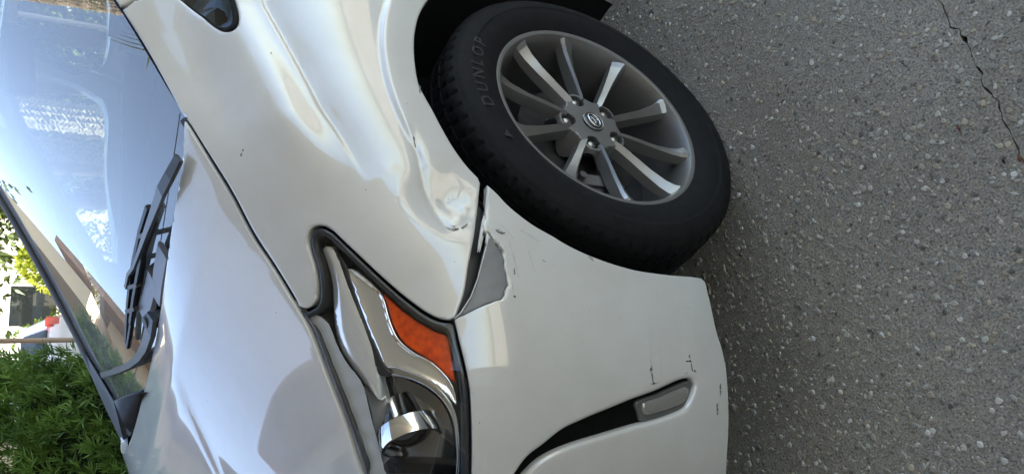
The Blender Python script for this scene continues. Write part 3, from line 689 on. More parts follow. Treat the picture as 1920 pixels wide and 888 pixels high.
bm = bmesh.new(); box(bm, (-2.0, 0, .52), (.5, 1.2, .18)); box(bm, (-2.3, 0, .82), (.16, 1.2, .6), Matrix.Rotation(R(-16), 3, 'Y'))
bmesh.ops.bevel(bm, geom=bm.edges[:], offset=.05, segments=3, affect='EDGES'); bm_obj('rear_seat', bm, INTERIOR, car, True)
box_obj('cabin_floor', (-1.6, 0, .33), (2.6, 1.4, .05), INTERIOR, car)
for s in (1, -1): box_obj('door_card', (-1.35, s * .70, .70), (1.75, .05, .74), INTERIOR, car, .02)
# mirror glass-mounted
box_obj('rear_view_mirror', (-.72, 0, 1.34), (.03, .24, .07), BLACK, car, .012)
# cowl
V = []; F = []
ys = np.linspace(-.70, .70, 41)
for y in ys:
    xe = float(hood_rear(y)); xg = float(W_xb(y))
    zg = hood_z(np.array([xe]), np.array([y]))[0]
    row = [(xe + .03, zg - .03), (xe - .005, zg - .03), (xe - .02, 1.018), ((xe + xg) / 2 - .01, 1.012), (xg - .005, 1.030), (xg - .03, W_z(.03) + .001)]
    for i, (x, z) in enumerate(row): V.append((x, y, z))
k = 6
for i in range(40):
    for j in range(k - 1): F.append((i * k + j, (i + 1) * k + j, (i + 1) * k + j + 1, i * k + j + 1))
cowl = pydata('cowl_panel', V, F, mat('cowl_plastic', (.028, .027, .03), .42), car)
# wipers
WGREY = mat('wiper_grey', (.05, .05, .052), .35)
def strip(name, pts, width, thick, m, parent, dep):
    """flat bar along sight points, riding above the windscreen"""
    P = [Vector(SCREEN.xyz(q, -d)) for q, d in zip(pts, dep)]; bm = bmesh.new(); rows = []
    for i, p in enumerate(P):
        d = (P[min(i + 1, len(P) - 1)] - P[max(i - 1, 0)]).normalized(); n = Vector((.36, 0, .93)); s = d.cross(n).normalized(); n = s.cross(d).normalized(); ww = width[i] if isinstance(width, (list, tuple)) else width
        rows.append([bm.verts.new(p + s * ww * a + n * thick * b) for a, b in ((-.5, 0), (-.38, .5), (.38, .5), (.5, 0), (.38, -.5), (-.38, -.5))])
    for i in range(len(rows) - 1):
        for k in range(6): bm.faces.new((rows[i][k], rows[i][(k + 1) % 6], rows[i + 1][(k + 1) % 6], rows[i + 1][k]))
    bm.faces.new(rows[0]); bm.faces.new(rows[-1][::-1])
    return bm_obj(name, bm, m, parent)
wa = strip('wiper', [(336, 296), (318, 330), (303, 358), (292, 390), (277, 430), (263, 470), (252, 500), (242, 514), (237, 538)], [.024, .027, .027, .023, .017, .012, .010, .010, .010], .007, WGREY, car, [.028, .040, .045, .040, .034, .028, .025, .02, .016])
wa['label'] = 'driver side wiper with grey arm and black blade'
strip('blade', [(279, 388), (266, 430), (255, 480), (247, 525), (242, 570), (238, 640)], .012, .010, BLACK, wa, [.012] * 6)
strip('blade_bridge', [(292, 410), (280, 440), (268, 475), (260, 515), (252, 560), (246, 605)], .012, .008, BLACK, wa, [.022] * 6)
strip('blade_bridge', [(270, 480), (262, 530), (250, 590), (240, 650)], .01, .008, BLACK, wa, [.016] * 4)
for q in ((268, 440), (258, 485), (250, 535), (245, 580)):
    strip('claw', [(q[0] - 6, q[1] + 3), (q[0] + 10, q[1] - 2)], .010, .010, BLACK, wa, [.014, .022])
wb = strip('wiper', [(286, 592), (282, 620), (274, 648), (262, 668), (246, 682), (226, 692), (208, 698), (192, 702)], [.036, .034, .028, .022, .018, .016, .016, .016], .010, WGREY, car, [.040, .045, .042, .036, .030, .024, .020, .016])
wb['label'] = 'passenger side wiper with bent grey arm'
lathe('pivot_cap', [(.0001, .012), (.012, .010), (.016, .002), (.016, -.03)], SCREEN.xyz((281, 602), -.04), Vector((.36, 0, .93)).to_track_quat('Z', 'Y'), BLACK, wb, 20)
strip('blade', [(272, 660), (248, 684), (222, 696), (196, 704)], .014, .012, BLACK, wb, [.012] * 4)
strip('cowl_vent', [(309, 470), (300, 520), (296, 560)], .05, .010, mat('cowl_light', (.16, .155, .17), .35), cowl, [.012] * 3)
strip('cowl_vent', [(292, 520), (282, 560), (272, 590)], .05, .014, MATS['cowl_light'], cowl, [.010] * 3)
# right-hand pillar moulding and corner trim
pts = [pillar_xyz(x) for x in (-1.0, -.85, -.7, -.55, -.4, -.28, -.15, -.02)]
tube_obj('pillar_moulding', [(x, -y - .004, z + .006) for x, y, z in pts], [.010] * 6 + [.012, .014], mat('moulding_grey', (.09, .09, .095), .35), car)
TP = [at((157, 657), 1, -.690), at((176, 716), 1, -.705), at((221, 814), 1, -.708), at((237, 846), 1, -.700), at((244, 822), 1, -.66), at((262, 738), 2, 1.062), at((248, 735), 2, 1.062), at((222, 752), 1, -.56), at((205, 735), 1, -.60), at((180, 690), 1, -.66)]
n_ = len(TP); c_ = np.mean(TP, 0)
pydata('corner_trim', TP + [c_] + [p - np.array([.2, 0, .9]) * .02 for p in TP], [(i, (i + 1) % n_, n_) for i in range(n_)] + [(i, n_ + 1 + i, n_ + 1 + (i + 1) % n_, (i + 1) % n_) for i in range(n_)], BLACK, car)

# ---- wheel well
V = []; F = []; ang = np.linspace(-14, 205, 48); ysw = [.865, .85, .80, .70, .55, .42]
for t in ang:
    r0 = .405
    for y in ysw:
        r = r0 + (-.008 if y == .865 else 0) - .03 * float(smooth01((25 - t) / 40)); V.append((r * math.cos(R(t)), y - .01, .318 + r * math.sin(R(t))))
k = len(ysw)
for i in range(len(ang) - 1):
    for j in range(k - 1): F.append((i * k + j, i * k + j + 1, (i + 1) * k + j + 1, (i + 1) * k + j))
ci = len(V); V.append((0, .41, .318))
for i in range(len(ang) - 1): F.append((i * k + k - 1, ci, (i + 1) * k + k - 1))
well = pydata('wheel_well', V, F, mat('liner', (.010, .010, .010), .8), car); mirror_y(well)

# ---- wheel (axis +Y outwards, built round the hub)
def ring_mesh(prof, n, fn=None):
    V = []; F = []; k = len(prof)
    for i in range(n):
        t = 2 * math.pi * i / n
        for j, (r, y) in enumerate(prof):
            rr, yy = (r, y) if fn is None else fn(r, y, i, j)
            V.append((rr * math.cos(t), yy, rr * math.sin(t)))
    for i in range(n):
        for j in range(k - 1): F.append((i * k + j, i * k + j + 1, ((i + 1) % n) * k + j + 1, ((i + 1) % n) * k + j))
    return V, F
WH = []
V, F = ring_mesh([(.219, .064), (.2245, .078), (.2275, .0865), (.2262, .0895), (.2225, .0905), (.2165, .088), (.2125, .080), (.2095, .066), (.206, .045), (.202, .0), (.200, -.06), (.205, -.095), (.222, -.098)], 96)
wheel = pydata('wheel', V, F, ALLOY, car); sharpen(wheel, 40); wheel['label'] = 'left front alloy wheel with ten tapered spokes'
wheel.location = HUB; wheel.rotation_euler = (0, 0, .0415)
def spoke_mesh(pair):
    """blade from hub to rim: ridge on top, leaning towards its pair (pair = +1 / -1)"""
    st = [(.060, .0125, .0600, .026), (.075, .0125, .0625, .026), (.11, .0135, .0645, .026), (.15, .0165, .0665, .025), (.185, .0225, .0710, .023), (.203, .028, .0765, .021), (.2135, .035, .0830, .018)]
    V = []; F = []
    for r, wd, y, dp in st:
        h = wd / 2
        for a, yy in ((-h - .004, y - dp), (-h, y - .0035 - .002 * pair), (pair * h * .55, y + .0040), (h, y - .0035 + .002 * pair), (h + .004, y - dp)):
            V.append((r, yy, a))
    k = 5
    for i in range(len(st) - 1):
        for j in range(k - 1): F.append((i * k + j, (i + 1) * k + j, (i + 1) * k + j + 1, i * k + j + 1))
        F.append((i * k + k - 1, (i + 1) * k + k - 1, (i + 1) * k, i * k))
    F.append(tuple(range(k))); F.append(tuple(range((len(st) - 1) * k, len(st) * k))[::-1])
    return V, F
proto = {}
for kk in range(10):
    pr = 1 if kk % 2 == 0 else -1
    if pr not in proto:
        V, F = spoke_mesh(pr); o = pydata('spoke', V, F, ALLOY, wheel); bm = bmesh.new(); bm.from_mesh(o.data); bmesh.ops.recalc_face_normals(bm, faces=bm.faces[:]); bm.to_mesh(o.data); bm.free(); sharpen(o, 12); proto[pr] = o
    else: o = proto[pr].copy(); COL.objects.link(o)
    o.rotation_euler = (0, -R(36 * kk), 0)
# hub with five lug pockets
def in_pocket(x, z):
    for q in range(5):
        t = R(18 + 72 * q)
        if math.hypot(x - .057 * math.cos(t), z - .057 * math.sin(t)) < .0148: return True
    return False
hv = []; V = []; F = []
nR, nA = 40, 240
for i in range(nA):
    t = 2 * math.pi * i / nA
    for j in range(nR):
        r = .018 + (.080 - .018) * j / (nR - 1); x, z = r * math.cos(t), r * math.sin(t)
        lob = .5 + .5 * math.cos(5 * (t - R(18)))
        y = .0615 - .003 * smooth01((r - .03) / .05) - max(0, (r - (.062 + .015 * lob))) * 3
        if in_pocket(x, z): y = .034
        V.append((x, float(y), z))
for i in range(nA):
    for j in range(nR - 1): F.append((i * nR + j, i * nR + j + 1, ((i + 1) % nA) * nR + j + 1, ((i + 1) % nA) * nR + j))
hub = pydata('hub', V, F, ALLOY, wheel); sharpen(hub, 40)
# lug nuts
LS = mat('lug_seat', (.03, .029, .028), .6)  # near-black seats: brake dust, plus the pocket's shade put into the colour
for q in range(5):
    t = R(18 + 72 * q); lathe('lug_seat', [(.0001, .0355), (.0152, .0355), (.0152, .050)], (.057 * math.cos(t), 0, .057 * math.sin(t)), Vector((0, 1, 0)).to_track_quat('Z', 'Y'), LS, wheel, 24)
bm = bmesh.new()
for (r1, r2, y0_, y1_, n) in ((.0115, .0115, .030, .043, 6), (.0095, .0085, .043, .054, 6), (.0085, .003, .054, .0565, 12)):
    bmesh.ops.create_cone(bm, cap_ends=True, segments=n, radius1=r1, radius2=r2, depth=y1_ - y0_, matrix=Matrix.Translation((0, (y0_ + y1_) / 2, 0)) @ Matrix.Rotation(R(-90), 4, 'X'))
nut = bm_obj('lug_nut', bm, mat('nut_steel', (.32, .31, .30), .3, metal=.9), wheel)
for q in range(5):
    o = nut if q == 0 else nut.copy()
    if q: COL.objects.link(o)
    t = R(18 + 72 * q); o.location = (.057 * math.cos(t), 0, .057 * math.sin(t))
# centre cap with its emblem of three ellipses
V, F = ring_mesh([(.0001, .0665), (.012, .0663), (.0185, .0655), (.0205, .0640), (.0208, .0650), (.0235, .0650), (.0245, .0625), (.026, .058)], 48)
cap = pydata('centre_cap', V, F, mat('cap_dark', (.05, .05, .052), .3, metal=.4, coat=.6), wheel); sharpen(cap, 30)
V, F = ring_mesh([(.0208, .0652), (.0222, .0668), (.0238, .0652)], 48); pydata('cap_ring', V, F, ALLOY, wheel)
bm = bmesh.new()
def ell(cx, cz, rx, rz, rad): tube(bm, [(cx + rx * math.cos(t), .0670, cz + rz * math.sin(t)) for t in np.linspace(0, 2 * math.pi, 33)], rad, 6, False)
ell(0, 0, .0165, .0115, .0013); ell(0, .0048, .0098, .0052, .0011); ell(0, .0005, .0046, .0095, .0011)
emb = bm_obj('emblem', bm, CHROME, wheel, True); emb.rotation_euler = (0, R(20), 0)
# disc, caliper, hub carrier
V, F = ring_mesh([(.05, .012), (.06, .012), (.062, .002), (.136, .002), (.138, -.010), (.062, -.012)], 64); dsk = pydata('brake_disc', V, F, DARKMETAL, wheel); sharpen(dsk, 30)
V, F = ring_mesh([(.0001, .02), (.05, .02), (.052, .0)], 32); pydata('hub_carrier', V, F, DARKMETAL, wheel)
V, F = ring_mesh([(.0001, -.06), (.20, -.06)], 48); pydata('dust_shield', V, F, BLACK, wheel)
bm = bmesh.new(); box(bm, (.125, -.005, .03), (.05, .06, .14)); box(bm, (.13, .025, .03), (.04, .02, .10)); bmesh.ops.bevel(bm, geom=bm.edges[:], offset=.008, segments=2, affect='EDGES')
cal = bm_obj('brake_caliper', bm, mat('caliper', (.16, .155, .15), .5, metal=.5), wheel)
lathe('caliper_bolt', [(.0001, .012), (.008, .012), (.009, 0)], (.128, .035, .06), Vector((0, 1, 0)).to_track_quat('Z', 'Y'), MATS['nut_steel'], wheel, 8)
# tyre
half_p = [(.2215, .082), (.2255, .0905), (.231, .0935), (.236, .0955), (.242, .0985), (.256, .1025), (.270, .104), (.276, .1035), (.279, .1047), (.283, .1042), (.292, .1022), (.300, .099), (.306, .0955), (.3075, .0935), (.312, .0905), (.3165, .0855), (.3195, .0795), (.3215, .072), (.3222, .066), (.3227, .060), (.3232, .054), (.3234, .0525), (.3236, .0490), (.3238, .0475), (.3242, .030), (.3246, .020), (.3246, .0185), (.3247, .0135), (.3248, .012), (.325, .004)]
prof = half_p + [(r, -y) for r, y in half_p[::-1]]
NT = 340
def tread(r, y, i, j):
    ay = abs(y); yy = y; rr = r
    if .3075 < r <= .3233 and ay > .052:
        ph = (i * 1.0 + (ay - .055) * 55) % 5
        if ph < .9: rr = r - .0042 * min(1, (r - .3075) / .006 + .15)
    if .049 <= ay <= .0525 and r > .32: rr = r - .007
    if .0135 <= ay <= .0185 and r > .32: rr = r - .007
    if r > .3233 and (.02 < ay < .049) and ((i + int(ay * 300)) % 7) == 0: rr = r - .004
    if .299 < r < .308 and y > 0 and (i % 5) < 1: yy = y - .0006
    # flattened where it carries the car
    return rr, yy
V, F = ring_mesh(prof, NT, tread)
V = [(x, y * (1 + .05 * max(0, 1 - abs(z + .318) / .05)), max(z, -.3175)) for x, y, z in V]
tyre = pydata('tyre', V, F, RUBBER, wheel); sharpen(tyre, 28)
tyre.rotation_euler = (0, 0, 0)
# raised sidewall lettering
def sidewall_text(body, ang_mid, rmid, size, spread):
    cu = bpy.data.curves.new('t', 'FONT'); cu.body = body; cu.size = size; cu.align_x = 'CENTER'; cu.align_y = 'CENTER'; cu.extrude = .0011; cu.space_character = spread; cu.resolution_u = 3; cu.offset = size * .018
    o = bpy.data.objects.new('t', cu); COL.objects.link(o); dg = bpy.context.evaluated_depsgraph_get(); me = bpy.data.meshes.new_from_object(o.evaluated_get(dg)); bpy.data.objects.remove(o)
    bm = bmesh.new(); bm.from_mesh(me); bmesh.ops.triangulate(bm, faces=bm.faces[:]); bmesh.ops.subdivide_edges(bm, edges=[e for e in bm.edges if e.calc_length() > .006], cuts=1)
    rs = np.array([q[0] for q in half_p]); yv = np.array([q[1] for q in half_p])
    for v in bm.verts:
        r = rmid + v.co.y; t = R(ang_mid) + v.co.x / rmid; y = float(np.interp(r, rs[:17], yv[:17])) + v.co.z
        v.co = (r * math.cos(t), y, r * math.sin(t))
    return bm_obj('sidewall_lettering', bm, mat('letter_rubber', (.020, .020, .021), .5), wheel)
sidewall_text('DUNLOP', 99, .2695, .034, 1.5).name = 'sidewall_lettering'
bm = bmesh.new(); tri = [(.2815, 66), (.268, 64.2), (.2685, 68.2)]
vs_ = [bm.verts.new((r * math.cos(R(t)), .1062, r * math.sin(R(t)))) for r, t in tri] + [bm.verts.new((r * math.cos(R(t)), .101, r * math.sin(R(t)))) for r, t in tri]
bm.faces.new(vs_[:3]); 
for i in range(3): bm.faces.new((vs_[i], vs_[(i + 1) % 3], vs_[3 + (i + 1) % 3], vs_[3 + i]))
bm_obj('sidewall_mark', bm, MATS['letter_rubber'], wheel)
# the other three wheels carry the car outside the picture
def copy_wheel(loc, rz):
    r = wheel.copy(); COL.objects.link(r); r.location = loc; r.rotation_euler = (0, 0, rz)
    if 'label' in r: del r['label']
    for ch in [c for c in wheel.children if c.name.split('.')[0] in ('spoke', 'hub', 'lug_nut', 'centre_cap', 'cap_ring', 'tyre', 'brake_disc')]:
        c = ch.copy(); COL.objects.link(c); c.parent = r
copy_wheel((-2.78, .77, .318), 0); copy_wheel((0, -.77, .318), math.pi); copy_wheel((-2.78, -.77, .318), math.pi)
#--WORLD--
# ================================================================== ground
m = bpy.data.materials.new('aggregate_concrete'); m.use_nodes = True; n = m.node_tree.nodes; l = m.node_tree.links; b = n['Principled BSDF']
tc = n.new('ShaderNodeTexCoord')
def tex(kind, scale, **k):
    t = n.new(kind); t.inputs['Scale'].default_value = scale
    for a, v in k.items(): t.inputs[a].default_value = v
    l.new(tc.outputs['Object'], t.inputs['Vector']); return t
def ramp(src, stops):
    r = n.new('ShaderNodeValToRGB'); e = r.color_ramp.elements
    while len(e) < len(stops): e.new(.5)
    for q, (p, c) in zip(e, stops): q.position = p; q.color = (*c, 1)
    l.new(src, r.inputs[0]); return r
def mix(f, a, bb, mode='MIX'):
    x = n.new('ShaderNodeMix'); x.data_type = 'RGBA'; x.blend_type = mode
    if isinstance(f, float): x.inputs[0].default_value = f
    else: l.new(f, x.inputs[0])
    l.new(a, x.inputs[6]); l.new(bb, x.inputs[7]); return x.outputs[2]
big = tex('ShaderNodeTexNoise', 2.2, Detail=5); fine = tex('ShaderNodeTexNoise', 260, Detail=4, Roughness=.7); mid = tex('ShaderNodeTexNoise', 60, Detail=5, Roughness=.65)
base = ramp(mid.outputs['Fac'], [(.3, (.305, .27, .213)), (.7, (.47, .417, .333))])
spk = ramp(fine.outputs['Fac'], [(.34, (.35, .35, .35)), (.5, (.95, .95, .95)), (.68, (1.35, 1.35, 1.3))])
c1 = mix(1.0, base.outputs[0], spk.outputs[0], 'MULTIPLY')
v1 = tex('ShaderNodeTexVoronoi', 150); st = ramp(v1.outputs['Distance'], [(.20, (1, 1, 1)), (.32, (0, 0, 0))])
vr = n.new('ShaderNodeSeparateColor'); l.new(v1.outputs['Color'], vr.inputs[0])
th = n.new('ShaderNodeMath'); th.operation = 'GREATER_THAN'; th.inputs[1].default_value = .62; l.new(vr.outputs[0], th.inputs[0])
mm = n.new('ShaderNodeMath'); mm.operation = 'MULTIPLY'; l.new(st.outputs[0], mm.inputs[0]); l.new(th.outputs[0], mm.inputs[1])
sc_ = ramp(vr.outputs[1], [(0, (.40, .39, .36)), (.6, (.34, .335, .325)), (1, (.26, .24, .21))])
c2 = mix(mm.outputs[0], c1, sc_.outputs[0])
stain = ramp(big.outputs['Fac'], [(.3, (.80, .79, .77)), (.65, (1.04, 1.04, 1.04))])
c3 = mix(1.0, c2, stain.outputs[0], 'MULTIPLY'); l.new(c3, b.inputs['Base Color']); b.inputs['Roughness'].default_value = .78
ad = n.new('ShaderNodeMath'); ad.operation = 'ADD'; l.new(mm.outputs[0], ad.inputs[0]); l.new(fine.outputs['Fac'], ad.inputs[1])
bp = n.new('ShaderNodeBump'); bp.inputs['Strength'].default_value = .9; bp.inputs['Distance'].default_value = .004; l.new(ad.outputs[0], bp.inputs['Height']); l.new(bp.outputs[0], b.inputs['Normal'])
CONC = m

SOIL = mat('soil', (.05, .042, .034), .95, noise=(8, (.09, .075, .055), .4, .7))
# lot: one sheet to the horizon, rising gently towards the neighbour's lot on the far side of the hedge
xs = np.r_[np.linspace(-400, -20, 12), np.linspace(-16, 16, 17), np.linspace(20, 400, 12)]; V = []; F = []
def lot_z(x, y): return -.03 + .55 * float(smooth01((-y - 2.6) / 4.0))
for x in xs:
    for y in xs: V.append((x, y, lot_z(x, y)))
k = len(xs)
for i in range(k - 1):
    for j in range(k - 1): F.append((i * k + j, (i + 1) * k + j, (i + 1) * k + j + 1, i * k + j + 1))
tag(pydata('ground', V, F, mat('lot_ground', (.36, .33, .27), .9, noise=(.5, (.20, .21, .10), .5, .7))), kind='structure')
# driveway slabs, parted by the crack
crack = [tuple(at(q, 2, 0)[:2]) for q in [(1700, -130), (1738, -50), (1761, 0), (1771, 20), (1783, 47), (1803, 64), (1818, 94), (1835, 129), (1850, 168), (1870, 191), (1882, 223), (1900, 267), (1917, 292), (1950, 350), (1990, 420)]]
cd = []
for i in range(len(crack) - 1):
    p, q = np.array(crack[i]), np.array(crack[i + 1]); kk = max(1, int(np.linalg.norm(q - p) / .008))
    for j in range(kk): cd.append(p + (q - p) * j / kk + rng.normal(0, .0018, 2))
cd.append(np.array(crack[-1])); cd = np.array(cd)
cd = np.array([(-4.2, 1.47), (-2.6, 1.41), (-1.4, 1.43), (-.6, 1.385)] + [tuple(q) for q in cd] + [(.9, 1.24), (1.7, 1.27), (3.2, 1.2)])
wd = .0002 + .0007 * np.abs(np.sin(np.arange(len(cd)) * .9)) + .0010 * rng.random(len(cd)) ** 2; wd += np.where(rng.random(len(cd)) < .10, .0024 * rng.random(len(cd)), 0); wd[:4] = .002; wd[-3:] = .002
up = [(q[0], q[1] + w_) for q, w_ in zip(cd, wd)]; dn = [(q[0], q[1] - w_) for q, w_ in zip(cd, wd)]
def slab(name, poly, parent=None):
    bm = bmesh.new(); top = [bm.verts.new((x, y, 0)) for x, y in poly]; bot = [bm.verts.new((x, y, -.02)) for x, y in poly]
    f = bm.faces.new(top); n_ = len(poly)
    for i in range(n_): bm.faces.new((top[i], bot[i], bot[(i + 1) % n_], top[(i + 1) % n_]))
    bmesh.ops.triangulate(bm, faces=[f]); return bm_obj(name, bm, CONC, parent)
drv = slab('driveway', dn + [(3.2, -1.9), (-4.2, -1.9)][0:2]); tag(drv, kind='structure')
slab('slab', up + [(3.2, 4.6), (-4.2, 4.6)], drv)
# stones of the exposed aggregate standing proud of the cement
PEB = bpy.data.materials.new('pebble'); PEB.use_nodes = True; pn = PEB.node_tree.nodes; pl = PEB.node_tree.links; pb = pn['Principled BSDF']; pb.inputs['Roughness'].default_value = .6
at_ = pn.new('ShaderNodeAttribute'); at_.attribute_name = 'stone'; pl.new(at_.outputs['Color'], pb.inputs['Base Color'])
PAL = np.array([(.58, .56, .50), (.68, .66, .60), (.46, .445, .41), (.42, .40, .36), (.58, .51, .38), (.76, .74, .69), (.22, .205, .18), (.50, .445, .35)])
def stones(n, r0, r1, pw):
    x = rng.uniform(-1.7, 1.35, n); y = rng.uniform(.22, 2.2, n)
    near = np.array([np.hypot(cd[:, 0] - a, cd[:, 1] - b_).min() for a, b_ in zip(x, y)]) > .004 + r1 * .6
    x, y = x[near], y[near]; n = len(x); r = r0 + (r1 - r0) * rng.random(n) ** pw; k = 7
    t = rng.random(n)[:, None] * 6.283 + np.arange(k) * 6.283 / k; rr = r[:, None] * rng.uniform(.72, 1.18, (n, k)); el = rng.uniform(.5, 1, n)[:, None]; ph = rng.random(n)[:, None] * 6.28
    dx, dy = rr * np.cos(t), rr * el * np.sin(t); X, Y = dx * np.cos(ph) - dy * np.sin(ph), dx * np.sin(ph) + dy * np.cos(ph)
    h = (rng.uniform(.10, .32, n) * r)[:, None]
    A = np.stack([x[:, None] + X, y[:, None] + Y, np.full((n, k), -.0006)], -1); B = np.stack([x[:, None] + X * .7, y[:, None] + Y * .7, h * rng.uniform(.8, 1.1, (n, k))], -1); T_ = np.stack([x, y, h[:, 0] * 1.1], -1)[:, None]
    V = np.concatenate([A, B, T_], 1).reshape(-1, 3); o = np.arange(n)[:, None, None] * (2 * k + 1); i = np.arange(k); j = (i + 1) % k
    q = (np.stack([i, j, k + j, k + i], -1)[None] + o).reshape(-1, 4); tr = (np.stack([k + i, k + j, np.full(k, 2 * k)], -1)[None] + o).reshape(-1, 3)
    c = PAL[rng.integers(len(PAL), size=n)] * np.array([1.0, .965, .89]) * rng.uniform(.5, .9, n)[:, None]; c = np.repeat(np.c_[c, np.ones(n)], 2 * k + 1, 0)
    return V, q, tr, c
sA = stones(26000, .0010, .0028, 1.3); sB = stones(34000, .0022, .0070, 1.6)
PV = np.concatenate([sA[0], sB[0]]); na_ = len(sA[0]); PF = sA[1].tolist() + sA[2].tolist() + (sB[1] + na_).tolist() + (sB[2] + na_).tolist(); PC = np.concatenate([sA[3], sB[3]])
peb = pydata('aggregate_stones', PV, PF, PEB, drv, False); tag(peb, kind='stuff')
ca = peb.data.color_attributes.new('stone', 'FLOAT_COLOR', 'POINT'); ca.data.foreach_set('color', np.array(PC).ravel())
# leaf crumbs by the crack
LF = mat('dead_leaf', (.16, .055, .03), .8)
for i, (px, s, nm) in enumerate((((1797, 240), .006, 'red-brown crumpled leaf crumb on the concrete near the crack'), ((1912, 297), .006, 'brown leaf crumb lying at the end of the crack'), ((1882, 300), .005, 'dark seed lying beside the crack'), ((1640, 460), .003, 'tiny dark red speck alone on the concrete'))):
    p = at(px, 2, .002); bm = bmesh.new(); kk = 9; vs2 = []
    c0 = bm.verts.new((p[0], p[1], .004 if s > .004 else .003))
    for j in range(kk): t = j * 6.283 / kk; rr = s * (1 + .35 * math.cos(2 * t + i)) * rng.uniform(.7, 1.1); vs2.append(bm.verts.new((p[0] + rr * math.cos(t), p[1] + rr * .55 * math.sin(t), .0012 + .002 * rng.random())))
    for j in range(kk): bm.faces.new((c0, vs2[j], vs2[(j + 1) % kk]))
    o = bm_obj('leaf_crumb' if i != 2 else 'seed', bm, LF if i != 2 else BLACK); tag(o, nm, 'leaf' if i != 2 else 'seed')

# ================================================================== foliage
def leafmat(name, c1, c2, trans=.25):
    m = bpy.data.materials.new(name); m.use_nodes = True; n = m.node_tree.nodes; l = m.node_tree.links; b = n['Principled BSDF']
    tc = n.new('ShaderNodeTexCoord'); t = n.new('ShaderNodeTexNoise'); t.inputs['Scale'].default_value = 6; t.inputs['Detail'].default_value = 6
    r = n.new('ShaderNodeValToRGB'); r.color_ramp.elements[0].position = .35; r.color_ramp.elements[1].position = .68
    r.color_ramp.elements[0].color = (*c1, 1); r.color_ramp.elements[1].color = (*c2, 1)
    l.new(tc.outputs['Object'], t.inputs['Vector']); l.new(t.outputs['Fac'], r.inputs[0]); l.new(r.outputs[0], b.inputs['Base Color']); b.inputs['Roughness'].default_value = .45
    tl = n.new('ShaderNodeBsdfTranslucent'); l.new(r.outputs[0], tl.inputs[0]); mx = n.new('ShaderNodeMixShader'); mx.inputs[0].default_value = trans
    l.new(b.outputs[0], mx.inputs[1]); l.new(tl.outputs[0], mx.inputs[2]); l.new(mx.outputs[0], n['Material Output'].inputs[0]); return m
def leaves(pts, dirs, length, width, n_per, spread, seed):
    """sprigs: n_per narrow leaves fanning from each point about its direction"""
    g = np.random.default_rng(seed); V = []; F = []
    for p, d in zip(pts, dirs):
        d = d / np.linalg.norm(d)
        for _ in range(n_per):
            q = d + g.normal(0, spread, 3); q /= np.linalg.norm(q); s = np.cross(q, g.normal(0, 1, 3)); s /= np.linalg.norm(s) + 1e-9
            L = length * g.uniform(.6, 1.25); w_ = width * g.uniform(.7, 1.2); o = p + d * g.uniform(-.5, .5) * length * .5
            up_ = np.cross(q, s); i0 = len(V)
            V += [o, o + q * L * .45 + s * w_ * .5 + up_ * L * .05, o + q * L, o + q * L * .45 - s * w_ * .5 + up_ * L * .05]; F.append((i0, i0 + 1, i0 + 2, i0 + 3))
    return V, F
# hedge along the far edge of the drive
HX0, HX1, HY0, HY1, HH = -.86, 2.2, -3.0, -2.15, 1.62
g = np.random.default_rng(3); N = 12500
u = g.random(N); pts = []; dirs = []
for i in range(N):
    f = g.random(); dpt = g.exponential(.05)
    bumpy = .06 * math.sin(7 * u[i] * 3 + f * 9) + .05 * math.sin(23 * f)
    if g.random() < .72:
        x = g.uniform(HX0, HX1); z = g.uniform(.15, HH); pts.append((x, HY1 + bumpy - dpt, z)); dirs.append((g.normal(0, .5), .7, .8))
    elif g.random() < .6:
        y = g.uniform(HY0, HY1); z = g.uniform(.15, HH); pts.append((HX0 - bumpy * .6 + dpt, y, z)); dirs.append((-.7, g.normal(0, .5), .8))
    else:
        x = g.uniform(HX0, HX1); y = g.uniform(HY0, HY1); pts.append((x, y, HH - dpt)); dirs.append((g.normal(0, .4), g.normal(0, .4), 1))
hedge = bpy.data.objects.new('hedge', None); COL.objects.link(hedge); hedge.location = (1.1, -2.6, 0)
tag(hedge, 'dense dark green narrow-leaved hedge behind the bonnet', 'hedge')
V, F = leaves(np.array(pts), np.array(dirs), .064, .0088, 9, .5, 11)
V = [np.array(v) - np.array([1.1, -2.6, 0]) for v in V]
hf = pydata('foliage', V, F, leafmat('hedge_leaf', (.075, .145, .022), (.31, .46, .09)), hedge, False)
bm = bmesh.new()
for i in range(26):
    x = g.uniform(HX0 + .15, HX1 - .1); y = g.uniform(HY0 + .1, HY1 - .15); q = [(x - 1.1, y + 2.6, 0), (x - 1.1 + g.normal(0, .05), y + 2.6 + g.normal(0, .05), 1.1), (x - 1.1 + g.normal(0, .12), y + 2.6 + g.normal(0, .1), 1.45)]; tube(bm, q, [.018, .012, .006], 6)
bm_obj('stem', bm, mat('bark', (.07, .05, .035), .9), hedge, True)
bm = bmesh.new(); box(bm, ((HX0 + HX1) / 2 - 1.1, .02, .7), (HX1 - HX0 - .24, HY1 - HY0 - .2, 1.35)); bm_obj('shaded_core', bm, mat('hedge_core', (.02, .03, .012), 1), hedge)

def dirpt(px, D):
    d = ray(px); h = d / math.hypot(d[0], d[1]); return CAM + h * D
